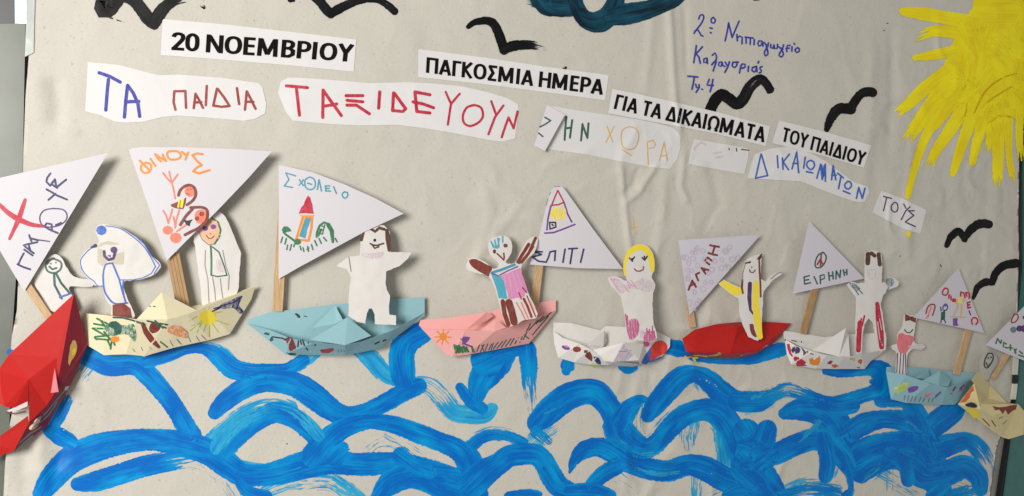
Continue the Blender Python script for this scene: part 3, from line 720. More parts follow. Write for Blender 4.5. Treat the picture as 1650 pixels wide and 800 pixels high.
pen.line('thin_lettering', 'red', 10, "1060,495 1090,562; 1135,505 1088,560 1072,670; 1215,565 1175,578 1153,620 1158,660 1190,678 1235,660 1260,625 1250,580 1215,565; 1305,545 1330,615; 1370,568 1325,630 1290,722; 1361,738 1380,680 1398,632; 1398,632 1425,690 ; 1425,690 1446,600"); pen.done()
FU = (840, 160, 4.342)
t, s = strip(FU, "205,45 330,70 560,105 800,140 950,170 1060,200 1110,250 1115,330 1090,420 1040,490 900,475 640,425 440,385 180,350", 'thin strip with green ΗΝ and pale orange ΧΩΡΑ', m=THINP)
pen = Pen(s, FU, t); pen.line('lettering', 'dgreen', 12, "315,125 308,200 303,285; 356,148 340,270; 308,205 350,200; 418,290 428,175; 428,178 445,225 462,272; 462,272 470,170")
pen.line('orange_lettering', 'ochre', 6, "600,190 640,302; 650,190 590,305; 755,192 710,215 698,270 710,330 745,352 795,340 822,270 805,210 755,192; 705,352 770,395; 888,460 882,300; 884,298 920,288 940,315 925,340 895,345; 965,435 1000,300 ; 1000,300 1022,430; 975,398 1015,395"); pen.done()
ps = PLANE(fr(FU, 180, 40)+(4,), fr(FU, 305, 110)+(7.5,), fr(FU, 90, 325)+(5,))
t, s = strip(FU, "180,40 305,110 165,365 90,325", 'small white paper flap peeling up at the start of the strip with green letters', m=WHITE, surf=ps, grid=0, name='paper_flap', cat='paper scrap', group=None)
pen = Pen(s, FU, t); pen.line('lettering', 'dgreen', 9, "165,128 205,150 ; 205,150 170,175 130,195; 122,238 150,262"); pen.done()
t, s = strip(FU, "1210,280 1400,312 1590,345 1590,400 1560,525 1360,490 1170,455 1180,380", 'nearly blank thin white strip with faint pink marks', m=THINP, off=.7)
pen = Pen(s, FU, t); pen.line('faint_mark', 'faint', 8, "1225,330 1260,300 1290,320; 1350,380 1400,370; 1360,410 1410,400; 1230,325 1210,350"); pen.line('dark_mark', 'black', 6, "1452,345 1455,355; 1505,345 1508,365; 1540,352 1590,358"); pen.done()
FV = (1190, 180, 4)
t, s = strip(FV, "85,330 105,275 200,240 300,228 390,240 480,275 560,320 640,380 745,455 835,485 842,520 812,580 780,586 730,575 600,530 400,450 220,440 60,430", 'curved white strip hand-lettered ΔΙΚΑΙΩΜΑΤΩΝ in blue', off=.6)
pen = Pen(s, FV, t); pen.line('lettering', 'mblue', 9, "145,275 110,430; 110,430 188,413; 188,413 147,275; 250,285 255,362; 283,300 287,372; 328,275 288,325 ; 288,325 322,375; 345,370 375,262; 375,262 388,395; 350,335 385,335; 430,295 420,365; 465,315 445,325 440,350 465,375 488,355 485,325 465,315; 438,388 478,396; 505,430 530,340; 530,340 540,438; 540,438 560,340; 560,340 560,450; 600,440 610,350; 610,350 627,440; 600,410 630,410; 640,398 675,428; 660,420 645,497; 705,450 685,470 690,492 710,500 728,480 722,455 705,450; 675,512 718,530; 760,560 775,490; 775,490 798,560; 798,560 815,495")
pen.line('thick_lettering', 'mblue', 14, "533,350 542,430 556,350"); pen.done()
t, s = strip(FV, "920,510 1065,565 1210,635 1195,700 1170,788 1100,768 1050,750 960,702 865,650 885,590", 'white paper strip hand-lettered ΤΟΥΣ below the sun', off=.6)
pen = Pen(s, FV, t); pen.line('lettering', 'dpurple', 7, "935,548 985,560; 955,555 935,640; 1005,585 985,610 990,640 1015,648 1028,620 1020,590 1005,585; 1065,597 1080,625; 1105,615 1075,645 1050,697; 1132,640 1095,640; 1095,640 1130,670; 1130,670 1075,712; 1075,712 1140,742"); pen.done()

# ================================================================== BOATS
class Boat:
    def __init__(s, label, at, kind='paper_boat'):
        s.t = thing('paper_boat', label, 'paper boat', P(at[0], at[1], mm(5)), 'folded paper boats along the painted sea')
    def hull(s, frame, m, facets, name='hull', solid=.3, **tags):
        mb = MB(); s.fr = frame; s.surf = {}
        s.hullmesh = None
        for k, f in enumerate(facets):
            key, txt = f if isinstance(f, tuple) else (k, f)
            pts = parse(txt)[0]; px = [fr(frame, p[0], p[1])+(p[2],) for p in pts]
            hs = {(round(a, 2), round(b_, 2)): h for a, b_, h in px}
            ov, _, of, *_ = delaunay_2d_cdt([Vector((a, b_)) for a, b_, h in px], [], [list(range(len(px)))], 1, 1e-4)
            def hh(p): return hs[min(hs, key=lambda q: abs(q[0]-p.x)+abs(q[1]-p.y))]
            tp_ = [(p.x, p.y, hh(p)) for p in ov]
            V = [P(a, b_, mm(h)) for a, b_, h in tp_]
            mb.add(V, [(p.x, p.z) for p in V], [0]*len(V), [tuple(reversed(t_)) for t_ in of])
            s.surf[key] = FACETS([[tp_[i] for i in t_] for t_ in of])
        me = mb
        # weld shared corners so the paper is one folded surface
        key = {}; rem = []; nv = []; nu = []
        for p, uv in zip(mb.v, mb.uv):
            k = (round(p.x, 5), round(p.y, 5), round(p.z, 5))
            if k not in key: key[k] = len(nv); nv.append(p); nu.append(uv)
            rem.append(key[k])
        mb.v = nv; mb.uv = nu; mb.dry = [0]*len(nv); mb.f = [tuple(rem[i] for i in f) for f in mb.f]
        s.h = mb.build(name, m, s.t, smooth=False, solid=solid, **tags)
        return s.h
    def sail(s, frame, tri, m=WHITE, bulge=2.0, name='sail', outline=None, **tags):
        """tri: three (x, y, mm); slightly bowed paper"""
        px = [fr(frame, p[0], p[1])+(10.5+max(0, p[2]-10)*.42,) for p in tri]; bulge *= .8
        (x1, y1, _), (x2, y2, _), (x3, y3, _) = px
        det = (y2-y3)*(x1-x3)+(x3-x2)*(y1-y3)
        def bary(u, v):
            a = ((y2-y3)*(u-x3)+(x3-x2)*(v-y3))/det; b = ((y3-y1)*(u-x3)+(x1-x3)*(v-y3))/det; return a, b, 1-a-b
        def bl(u, v):
            a, b, c = bary(u, v); return bulge*4*(a*b+b*c+a*c)*.9
        sf = PLANE(px[0], px[1], px[2], bl)
        mb = MB(); n = 22; idx = {}; V = []; uv = []
        if outline:
            n = 0; fill(mb, [fr(frame, *p[:2]) for p in parse(outline)[0]], sf, 0, grid=5, rough=.1)
        for i in range(n+1 if n else 0):
            for j in range(n+1-i):
                a, b = i/n, j/n; c = 1-a-b
                u = a*x1+b*x2+c*x3; v = a*y1+b*y2+c*y3
                idx[i, j] = len(V); V.append(sf(u, v, 0)); uv.append((u*PXM, v*PXM))
        fs = []
        for i in range(n):
            for j in range(n-i):
                fs.append((idx[i, j], idx[i+1, j], idx[i, j+1]))
                if i+j < n-1: fs.append((idx[i+1, j], idx[i+1, j+1], idx[i, j+1]))
        if not outline: mb.add(V, uv, [0]*len(V), fs)
        o = mb.build(name, m, s.t, smooth=False, solid=.3, **tags)
        s.sf = sf; s.so = o; return o
FIG = 'cut-out paper children standing in the boats'
def doll(frame, outline, label, h, m=FIGP, smooth=True, bulge=None, name='paper_doll', cat='paper doll', group=FIG, rough=.6, holes=None):
    pts = [fr(frame, *p[:2]) for p in parse(outline)[0]]
    cy = max(p[1] for p in pts); cx = sum(p[0] for p in pts)/len(pts)
    t = thing(name, label, cat, P(cx, cy, mm(h[0])), group)
    x0 = min(p[0] for p in pts); x1 = max(p[0] for p in pts); y0 = min(p[1] for p in pts)
    s = PLANE((x0, y0, h[0]), (x1, y0, h[1]), (x0, cy, h[2]), bulge or (lambda u, v: 1.5*math.sin((u-x0)/(x1-x0)*3.14)+1.2*math.sin((v-y0)*.07)+.5*noise.noise(Vector((u*.06, v*.06, x0)))))
    mb = MB(); fill(mb, pts, s, 0, grid=4, smooth=smooth, rough=rough*1.8, seg=3)
    mb.build('cutout', m, t, smooth=False, solid=.25)
    return t, s

# --- boat 1: red, tilted, far left ------------------------------------------------
LB = (0, 500, 2.667); Fa = (0, 220, 2.667)
b = Boat('big red boat hanging tilted at the far left with a red cross on its sail', (60, 600))
b.hull(LB, REDP, [
 "318,-70,32 40,190,8 245,205,25", "40,190,8 -10,262,5 20,415,8 60,420,10 125,295,29 245,205,25" , "-10,262,5 -40,380,4 20,415,8",
 "125,295,29 60,420,10 120,392,14", "245,205,25 125,295,29 125,485,30 200,410,22 240,350,22", "245,205,25 240,350,22 318,-70,32",
 "120,455,16 -40,570,10 -60,660,6 0,625,8 60,605,18 125,485,30"])
hull_red = b.h
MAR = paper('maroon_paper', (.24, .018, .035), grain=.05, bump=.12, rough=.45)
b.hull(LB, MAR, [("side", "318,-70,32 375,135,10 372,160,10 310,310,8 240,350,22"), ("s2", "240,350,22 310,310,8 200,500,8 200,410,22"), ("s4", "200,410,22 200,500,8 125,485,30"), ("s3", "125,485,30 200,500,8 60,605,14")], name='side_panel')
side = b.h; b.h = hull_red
pen = Pen(b.surf['side'], LB, side, .6)
pen.area('sticker', 'ochre', "318,128 332,150 325,190 308,215 298,240 292,225 298,180 305,145"); pen.area('sticker', 'yellow', "320,160 326,175 312,195 308,180")
pen.done(); pen = Pen(b.surf['s2'], LB, side, .6); pen.area('sticker', 'faint', "282,330 300,325 288,345 272,350", smooth=False); pen.area('sticker', 'peach', "128,495 178,455 160,500 132,516")
pen.line('sticker', 'greyblue', 5, "278,345 240,390 200,440 140,490; 245,395 210,450 150,500"); pen.done(); pen = Pen(b.surf['s3'], LB, side, .6); pen.line('sticker', 'grey', 6, "85,570 130,530 175,503; 80,590 140,540"); pen.done()
pen = Pen(PLANE(*[fr(LB, *p[:2])+(p[2],) for p in ((125, 295, 31), (245, 205, 27), (240, 350, 26))]), LB, b.h)
pen.area('torn_edge', 'rose', "235,250 252,352 218,356", smooth=False, rough=.1); pen.done()
pen = Pen(PLANE(*[fr(LB, *p[:2])+(p[2],) for p in ((-10, 262, 7), (20, 415, 8), (125, 400, 20))]), LB, b.h, 1.5)
pen.area('torn_edge', 'faint', "118,392 118,412 80,430 40,438 28,432 80,412", smooth=False); pen.line('torn_edge', 'dbrown', 5, "30,442 70,446 108,436"); pen.done()
sticks(None, Fa, (95, 610, 7), (245, 830, 9), 34, b.t, PINE)
b.sail(Fa, [(464, 72, 22), (-164, 216, 16), (104, 667, 12)], bulge=3)
pen = Pen(b.sf, (0, 220, 4), b.so); pen.line('red_cross', 'red', 24, "-60,400,20 0,445,22 55,495,26 120,535,30 200,568,24 280,580,16; 162,410,18 145,460,24 120,535,28 90,600,20 62,660,16", smooth=True); pen.done()
pen = Pen(b.sf, Fa, b.so); pen.line('lettering', 'navy', 7, "75,550 100,562 130,572; 78,552 90,525 102,503; 104,487 140,512; 145,503 100,468 160,455; 122,462 130,492; 125,425 135,452; 130,438 165,447; 192,388 215,402 248,416; 192,388 200,374 222,378 222,400; 240,382 262,372; 200,228 222,240 240,252 288,272; 238,247 208,273; 216,160 203,178 199,195 215,212 ; 215,212 236,185 ; 236,185 242,220 ; 242,220 284,186; 220,205 245,222")
pen.line('lettering', 'dpurple', 4.5, "228,310 190,318 171,345 178,378 205,390 250,384 282,362 287,335 270,315 228,310; 165,445 212,452"); pen.done()
# --- boat 2: cream ---------------------------------------------------------------
FJ = (120, 400, 4)
b = Boat('cream boat with a crayon palm tree and yellow sun, beside the tilted red boat', (270, 540))
b.hull(FJ, CREAM, [
 ("left", "60,420,10 190,432,22 400,460,38 420,693,12 330,685,12 190,690,10 80,625,6"),
 ("mid", "400,460,38 600,460,40 640,642,14 450,697,12 420,693,12"),
 ("right", "600,460,40 720,430,38 850,375,30 1165,250,8 1140,330,6 1000,555,8 880,590,11 640,642,14"),
 ("peak", "562,285,26 400,460,38 600,460,40"), "562,285,26 600,460,40 800,408,24", "562,285,26 800,408,24 600,440,8 ",
 "790,412,24 750,378,6 850,355,5 1165,245,6 1165,250,8 850,375,30 720,430,38 600,460,40", "60,420,10 190,432,22 400,460,38 300,440,6"])
pl = Pen(b.surf['left'], FJ, b.h); pr = Pen(b.surf['right'], FJ, b.h); pm = Pen(b.surf['mid'], FJ, b.h)
pl.line('drawing_palm', 'green', 10, "145,455 215,490; 115,518 200,520; 125,488 210,505; 135,572 220,565; 135,585 220,592; 145,590 130,575; 190,540 240,600 232,650; 170,470 240,560; 215,600 235,640; 120,520 190,560; 250,600 260,625")
pl.area('drawing_palm', SCRIB['green'], "200,500 260,480 320,500 380,490 400,560 390,605 340,560 290,560 240,570 210,550"); pl.area('drawing_palm', 'dgreen', "225,480 265,470 300,500 300,550 270,560 250,520 215,510")
pl.area('drawing_fruit', 'orange', "235,575 285,570 290,595 260,610 232,600"); pl.line('drawing_palm', 'dgreen', 9, "250,448 310,450 370,465 440,490")
pl.line('drawing_grass', 'grey', 4, "375,650 390,668; 430,640 440,662; 480,635 500,655"); pl.done()
pm.line('drawing_trunk', 'brown', 28, "440,490,20 460,540,30 500,595,32 545,638,16"); pm.area('drawing_trunk', 'brown', "500,480 555,500 540,535 500,550 480,520")
pm.line('drawing_leaf', 'dgreen', 10, "470,470 530,485 600,495; 540,500 590,515; 520,470 570,515"); pm.area('drawing_fruit', SCRIB['orange'], "600,510 660,500 725,545 715,580 640,560 600,540")
pm.line('drawing_grass', 'grey', 5, "615,595 635,632; 660,590 685,620"); pm.line('drawing_leaf', 'green', 8, "555,605 600,640"); pm.done()
pr.area('drawing_sun', 'yellow', "800,440 830,408 880,402 912,430 910,475 860,500 815,480"); pr.line('drawing_sun', 'lime', 5, "820,470 745,535; 825,485 755,500; 850,495 830,540; 870,500 870,570; 890,490 930,545; 910,465 990,495; 905,420 950,410; 790,440 740,470; 860,400 870,380; 815,490 790,545")
pr.line('drawing_grass', 'grey', 5, "735,575 750,605; 785,570 805,600; 820,562 848,590"); pr.area('drawing_bird', SCRIB['navy'], "935,370 1000,340 1080,308 1060,370 1095,410 1065,425 1020,385 960,395"); pr.line('drawing_bird', 'navy', 7, "890,408 940,385; 900,390 935,380; 940,375 1030,350 1078,312; 1070,320 1050,380 1085,410"); pr.done()
pen = Pen(b.surf['peak'], FJ, b.h); pen.line('drawing_dots', 'black', 5, "482,374 490,376; 508,376 520,378"); pen.done()
sticks(None, FJ, (630, 30, 8), (702, 390, 9), 88, b.t, PINED, n=4)
Ff = (200, 220, 4)
b.sail(Ff, [(30, 86, 12), (952, 98, 24), (276, 800, 20)], bulge=3, outline='30,88 60,77 110,70 400,72 700,82 952,98 800,270 600,480 430,645 276,800 240,700 150,430')
pen = Pen(b.sf, Ff, b.so)
pen.line('lettering', 'orange', 12, "140,170 112,188 112,222 145,237 172,215 170,180 140,170; 100,157 130,185 158,215; 170,145 185,168 202,192; 236,162 215,140 200,115 ; 200,115 235,138 270,160; 270,160 248,118; 320,95 282,100 280,130 300,150 350,145 366,122 345,98 320,95; 372,100 400,125; 412,105 395,150; 506,115 470,110 440,122 ; 440,122 470,160 500,185; 500,185 470,200 445,225 ; 445,225 480,240 550,218")
pen.line('drawing_girl', 'salmon', 9, "328,400 320,350 308,300; 305,300 275,270 252,238; 305,295 290,228; 308,298 345,245; 310,470 300,510 285,552; 355,475 335,540 328,590; 252,480 270,510 285,560; 318,520 330,580; 340,612 400,570; 250,236 262,250")
pen.dot('drawing_girl', 'salmon', 280, 605, 34, 30); pen.dot('drawing_girl', 'salmon', 332, 655, 38, 36); pen.dot('drawing_girl', 'salmon', 422, 355, 34, 36); pen.area('drawing_girl', 'salmon', "455,500 500,470 530,500 520,550 470,560")
pen.line('drawing_hair', 'brown', 15, "350,380 360,350 385,325 420,314 450,330 462,370 445,410 405,442; 428,460 500,458 535,480 530,540 480,590 430,615 392,635; 440,470 400,510 362,570")
pen.area('drawing_dress', 'brown', "400,395 300,440 305,455 330,465 380,470 395,430", smooth=False); pen.area('drawing_dress', 'yellow', "350,412 388,400 376,462 342,460", smooth=False); pen.line('drawing_dress', 'brown', 5, "362,415 358,460")
pen.dot('drawing_face', 'bred', 470, 530, 15); pen.dot('drawing_face', 'bred', 500, 500, 16); pen.dot('drawing_face', 'brown', 410, 345, 4); pen.dot('drawing_face', 'brown', 432, 342, 4); pen.line('drawing_face', 'red', 5, "402,368 420,375"); pen.area('drawing_hand', 'black', "385,535 410,545 440,535 425,560 420,580 400,570"); pen.done()
# --- boat 3: teal -----------------------------------------------------------------
FK = (390, 340, 3.077)
b = Boat('large teal boat carrying the sail with a red-roofed tower', (545, 530))
b.hull(FK, TEALP, [
 ("back", "28,540,5 130,505,5 460,464,5 530,458,5 720,440,5 905,428,6 905,505,7 750,600,10 510,680,12 240,650,12 28,560,6"),
 ("lf", "28,560,6 140,592,20 240,633,32 350,655,38 510,666,42 515,716,14 215,712,12"), ("rf", "510,666,42 600,648,38 750,590,24 905,505,7 905,520,6 850,560,8 690,682,12 515,716,14"),
 "340,640,37 522,528,30 510,666,42", "522,528,30 640,620,34 510,666,42", "462,470,12 350,580,16 462,560,18", "462,470,12 462,560,18 500,540,20", "340,640,37 350,580,16 462,560,18 522,528,30"])
pen = Pen(b.surf['lf'], FK, b.h)
pen.area('drawing_animal', 'brown', "215,632 245,628 262,660 268,690 250,712 238,700 228,670"); pen.line('drawing_vine', 'black', 6, "140,640 150,625 200,632 215,640; 112,610 132,610; 280,645 275,690 300,700; 290,645 300,680 318,695; 225,705 245,714; 300,640 310,670 325,690")
pen.line('drawing_vine', 'dgreen', 10, "145,642 150,636; 330,655 362,665; 118,608 130,612; 235,710 262,712"); pen.area('drawing_heart', 'bred', "385,690 415,685 450,680 458,690 430,705 395,705"); pen.line('drawing_vine', 'greyblue', 4, "475,690 480,702; 490,688 495,700; 505,690 508,700"); pen.done()
pen = Pen(b.surf['rf'], FK, b.h); pen.area('drawing_leaf', 'dgreen', "540,690 570,685 600,690 560,702"); pen.line('drawing_leaf', 'dbrown', 7, "660,660 680,650; 700,645 712,640"); pen.area('drawing_flower', 'navy', "735,610 780,590 830,570 810,600 770,622"); pen.done()
pen = Pen(b.surf['back'], FK, b.h); pen.line('drawing_dots', 'black', 9, "268,512 280,520; 278,524 284,526"); pen.line('drawing_dots', 'black', 4, "308,522 320,524"); pen.done()
Fg = (430, 230, 4)
sticks(None, Fg, (112, 340, 6), (68, 1090, 6), 68, b.t, PINE)
b.sail(Fg, [(77, 152, 11), (881, 458, 24), (75, 880, 11)], bulge=3, outline='77,150 104,150 300,194 500,270 700,360 881,458 620,580 400,700 205,805 75,880')
pen = Pen(b.sf, Fg, b.so)
pen.line('lettering', 'teal', 8, "185,215 122,196; 122,196 142,240; 142,240 112,280; 112,280 165,290; 210,240 235,278; 236,240 208,275; 275,223 248,240 245,275 265,302 300,298 313,265 300,232 275,223; 262,262 288,270; 325,303 336,240; 336,240 352,312; 378,280 380,312; 405,280 376,280; 378,312 410,313; 378,296 400,296; 430,285 448,328; 500,318 484,335 500,360 520,345 518,322 500,318")
pen.area('drawing_roof', 'red', "266,342 282,355 302,460 250,455 203,458", smooth=False, rough=1.2); pen.area('drawing_tower', 'teal', "238,478 286,478 262,560 248,618 202,605", smooth=False, rough=1.2)
pen.line('drawing_tower', 'orange', 12, "232,478 292,480; 292,480 285,560 268,632; 268,632 188,625; 188,625 215,540 232,478"); pen.line('drawing_tower', 'ochre', 7, "215,470 300,470; 245,480 205,600")
pen.area('drawing_bush', 'green', "98,560 110,538 135,542 158,570 130,575 105,588"); pen.line('drawing_slide', 'green', 11, "118,590 200,650; 320,608 322,580 340,535 368,515 395,525; 330,600 350,560"); pen.line('drawing_slide', 'green', 22, "395,530 418,570 425,640,14"); pen.dot('drawing_bush', 'green', 197, 640, 24, 20)
pen.line('drawing_slide', 'green', 6, "325,580 355,590; 330,560 360,565; 345,535 370,545; 358,590 372,530")
pen.line('drawing_grass', 'green', 7, "100,610 90,645; 125,618 116,655; 133,660 128,690; 158,658 148,695; 180,650 172,672; 213,668 220,692; 232,678 238,702; 262,670 268,702; 270,680 258,690; 287,658 296,690; 308,632 322,665; 335,618 350,650; 365,612 384,635; 440,618 452,640"); pen.done()
# --- boat 4: pink -----------------------------------------------------------------
FL = (660, 360, 3.333)
b = Boat('pink boat with a purple flower and green grass drawn on its side', (790, 530))
b.hull(FL, PINKP, [
 ("back", "50,545,6 60,520,5 230,505,5 410,478,5 480,462,5 600,440,5 785,412,6 785,468,7 640,530,10 455,592,12 300,588,12 70,572,8"),
 ("lf", "50,550,6 70,572,14 300,575,32 455,582,38 310,706,12 230,716,12 190,700,10"), ("rf", "455,582,38 500,572,36 640,520,24 785,468,7 785,475,6 640,646,10 310,706,12"),
 "415,475,16 300,575,32 412,525,18", "415,475,16 412,525,18 450,500,14", "460,515,28 378,577,35 455,582,38", "460,515,28 455,582,38 520,562,33"])
pen = Pen(b.surf['lf'], FL, b.h)
pen.dot('drawing_sun', 'orange', 180, 610, 22); pen.line('drawing_sun', 'orange', 6, "205,612 222,615; 195,630 208,645; 178,632 175,650; 160,625 145,640; 155,610 138,612; 162,595 148,582; 180,588 182,572; 198,595 210,580")
pen.area('drawing_flower', 'purple', "270,620 290,610 325,612 320,630 298,645 280,655 285,635"); pen.line('drawing_flower', 'purple', 8, "290,645 310,655 330,662")
pen.line('drawing_grass', 'green', 10, "240,655 250,695; 252,660 262,693; 265,658 270,692; 278,668 285,693; 290,662 300,690; 305,668 315,690; 335,665 342,690"); pen.done()
pen = Pen(b.surf['rf'], FL, b.h)
pen.line('drawing_grass', 'dgreen', 5, "375,655 362,688; 400,652 380,690; 388,655 398,688; 420,648 405,685; 440,650 425,680; 450,645 438,680; 475,640 450,675; 500,635 470,672; 520,628 492,668; 545,622 515,662; 562,618 540,655; 585,615 565,648; 605,610 592,640; 630,585 610,625; 650,540 628,580; 690,520 640,575; 720,500 680,540; 760,480 700,530; 745,500 660,600; 640,620 615,600"); pen.done()
Fh = (730, 270, 4)
sticks(None, (740, 370, 5), (650, 250, 8), (608, 600, 9), 66, b.t, PINE)
b.sail(Fh, [(688, 112, 10), (494, 626, 10), (1096, 656, 20)], bulge=2, outline='494,626 560,420 610,210 638,142 665,123 700,120 730,155 900,395 1096,656 800,650')
pen = Pen(b.sf, Fh, b.so)
pen.line('drawing_house', 'red', 8, "674,150 635,245; 635,245 680,240 715,225; 715,225 676,150"); pen.line('drawing_house', 'purple', 9, "630,250 612,330 605,402; 717,230 738,300 765,352; 592,424 650,420 700,402 785,368")
pen.area('drawing_window', SCRIB['yellow'], "635,275 715,252 728,325 690,340 635,332"); pen.line('drawing_window', 'yellow', 6, "650,272 650,330; 675,265 680,335; 700,258 708,330; 640,300 720,290")
pen.line('drawing_door', 'black', 8, "622,355 660,355; 660,355 662,385; 662,385 625,398; 625,398 622,355; 638,368 645,375"); pen.line('drawing_door', 'grey', 3, "655,125 690,122 ; 612,200 600,245; 618,180 630,160")
pen.line('lettering', 'navy', 9, "575,545 518,540; 518,540 570,562; 570,562 512,578; 512,578 550,605 590,610; 600,612 615,580 625,545; 625,545 660,538; 660,538 655,600; 722,528 708,612; 745,525 800,522; 770,525 755,620; 842,528 822,612"); pen.done()
# --- boat 5: crumpled white -------------------------------------------------------
Fz = (880, 510, 7.5)
b = Boat('crumpled white boat with red and purple blobs under the blond doll', (1000, 560))
b.hull(Fz, WHITEB, [
 ("back", "85,170,8 90,75,5 300,80,6 660,172,6 720,118,5 960,130,6 1170,150,6 1330,180,6 1330,330,10 1120,545,14 810,565,14 540,425,14 200,275,10"),
 ("lf", "85,170,8 200,260,22 400,330,30 540,400,34 640,470,38 760,590,26 520,582,12 340,556,12 145,500,10 100,330,6"),
 ("low", "640,470,38 700,540,40 810,556,40 1130,575,30 1060,605,12 900,600,12 760,590,26"),
 "705,165,18 500,345,27 690,365,22", "705,165,18 690,365,22 740,300,14", "500,345,27 690,365,24 640,400,32 560,405,34 540,400,34",
 "935,320,42 560,405,34 640,470,38 700,540,40 810,550,40", ("tri", "935,320,42 810,550,40 1120,530,34"), "935,320,42 1120,530,34 1180,330,26",
 ("rt", "1180,330,26 1330,180,6 1500,262,6 1495,370,7 1400,480,9 1250,560,12 1130,575,30 1120,530,34")])
pen = Pen(b.surf['lf'], Fz, b.h)
pen.area('drawing_blob', 'purple', "165,350 220,345 290,385 308,415 260,410 195,385"); pen.area('drawing_blob', 'pink', "205,350 250,350 285,378 240,375"); pen.dot('drawing_blob', 'bred', 372, 400, 52, 36); pen.area('drawing_blob', 'brown', "455,410 510,410 560,480 555,550 520,530 470,480"); pen.area('drawing_blob', 'navy', "570,490 630,500 665,560 658,588 610,570"); pen.line('drawing_blob', 'lime', 16, "520,592 600,592 650,596"); pen.done()
pen = Pen(b.surf['low'], Fz, b.h); pen.area('drawing_blob', SCRIB['orangered'], "880,580 980,575 1080,570 1110,585 1040,600 920,605"); pen.area('drawing_blob', 'purple', "1040,575 1120,565 1110,592 1060,602"); pen.done()
pen = Pen(b.surf['tri'], Fz, b.h, 1.0); pen.area('drawing_triangle', SCRIB['lilac'], "935,330 870,450 815,545 960,540 1050,470", smooth=False); pen.line('drawing_triangle', 'grey', 5, "880,425 965,423; 1012,412 1022,415"); pen.done()
pen = Pen(b.surf['rt'], Fz, b.h, 1.0); pen.area('drawing_ladybird', (RM := marker('scarlet_ink', (.75, .03, .01), .1)), "1280,350 1350,295 1420,300 1465,360 1450,430 1350,490 1255,540 1258,440")
pen.area('drawing_ladybird', 'mblue', "1255,390 1275,370 1262,460 1250,545 1215,580 1150,570 1190,480"); pen.area('drawing_ladybird', 'magenta', "1180,300 1250,330 1210,380 1185,360"); pen.line('drawing_ladybird', 'mblue', 20, "1255,550 1320,525 1385,498"); pen.done()
# --- boat 6: small red -------------------------------------------------------------
Fn = (1080, 360, 3.333)
b = Boat('long pointed red boat under the sail covered in faint lilac circles', (1185, 550))
b.hull(Fn, REDP, [
 "65,620,8 130,572,5 250,542,4 355,532,4 362,560,22 140,692,26 85,690,12", "355,532,4 510,530,4 650,538,6 560,610,20 370,598,22 362,560,22", "362,560,22 370,598,22 325,700,34 140,692,26",
 "370,598,22 560,610,20 460,690,26 325,700,34", ("low", "85,690,12 140,692,34 325,700,38 460,690,28 560,610,20 650,538,6 560,640,8 460,702,10 350,724,12 140,712,12")])
pen = Pen(b.surf['low'], Fn, b.h, .8)
pen.line('drawing_edge', 'brown', 9, "90,712 180,718 300,722 400,712 470,692"); pen.line('drawing_edge', 'ochre', 9, "80,718 150,712 200,718 250,708 268,702"); pen.line('drawing_edge', 'lime', 9, "125,725 135,745; 130,722 145,722; 210,718 240,712; 255,704 262,698"); pen.line('drawing_edge', 'lilac', 5, "380,712 470,690 520,655"); pen.done()
sticks(None, Fn, (100, 420, 6), (122, 560, 6), 36, b.t, PINE)
b.sail(Fn, [(44, 92, 10), (486, 62, 14), (103, 494, 10)], m=LILACP, bulge=2)
pen = Pen(b.sf, Fn, b.so)
pen.line('lettering', 'brown', 9, "98,358 108,335 118,308; 118,308 138,342; 103,338 132,325; 150,308 137,275; 137,275 156,266; 168,241 190,272; 168,241 205,252; 180,259 190,248; 186,203 210,222; 186,203 200,184; 200,184 226,204; 214,118 238,124 262,127; 240,122 226,165; 205,160 228,168 252,172")
random.seed(3)
cs = []
for k in range(46):
    a, c_ = random.random(), random.random()
    if a+c_ > 1: a, c_ = 1-a, 1-c_
    x = 103+(44-103)*a*.86+(486-103)*c_*.86; y = 494+(92-494)*a*.86+(62-494)*c_*.86-12; x += 8
    r = random.uniform(9, 16)
    if abs((x-118)-(330-y)*.72) < 24 and 110 < y < 370: continue
    cs.append(' '.join('%.0f,%.0f' % (x+r*math.cos(q*.9+a*5)*random.uniform(.7, 1.2), y+r*math.sin(q*.9+a*5)*random.uniform(.7, 1.2)) for q in range(8)))
pen.line('drawing_circles', 'lilac', 3.5, ';'.join(cs)); pen.done()
# --- boat 7: white with red girl ----------------------------------------------------
Fy = (1250, 500, 7.273); Fo = (1250, 350, 3.077)
b = Boat('white boat with a red girl and an orange crown drawn on the hull', (1345, 560))
b.hull(Fy, WHITEB, [
 ("back", "88,240,6 190,255,5 580,318,5 850,285,5 980,280,5 1160,270,5 1298,265,6 1295,462,8 1000,535,12 800,565,14 430,500,12 95,330,8"),
 ("lf", "88,240,6 95,330,8 240,420,22 430,485,30 600,530,35 800,552,38 700,690,12 460,685,12 180,635,10 130,520,7"), ("rf", "800,552,38 1000,520,32 1295,462,8 1290,470,7 1110,600,9 1040,690,10 700,690,12"),
 "820,213,38 430,470,31 740,545,37", "820,213,38 740,545,37 870,545,36 850,290,30"])
pen = Pen(b.surf['lf'], Fy, b.h)
pen.area('drawing_girl', 'red', "125,390 165,400 175,470 200,530 240,540 330,590 360,610 330,650 240,645 215,600 210,570 160,510 140,450", rough=1.5); pen.dot('drawing_girl', 'dpurple', 235, 470, 55, 45); pen.area('drawing_girl', 'dpurple', "290,440 340,470 355,510 320,540 325,490"); pen.line('drawing_girl', 'bred', 10, "340,500 380,480; 370,500 440,520; 250,650 355,650"); pen.line('drawing_girl', 'black', 9, "185,355 245,368; 112,345 114,360; 300,365 302,380")
pen.area('drawing_crown', 'orange', "390,570 430,555 455,590 510,535 530,580 500,650 440,652 405,630", smooth=False, rough=1.5); pen.area('drawing_leaf', 'bred', "595,625 640,590 672,600 640,635"); pen.area('drawing_leaf', 'orangered', "655,640 700,635 740,655 690,678 660,665"); pen.done()
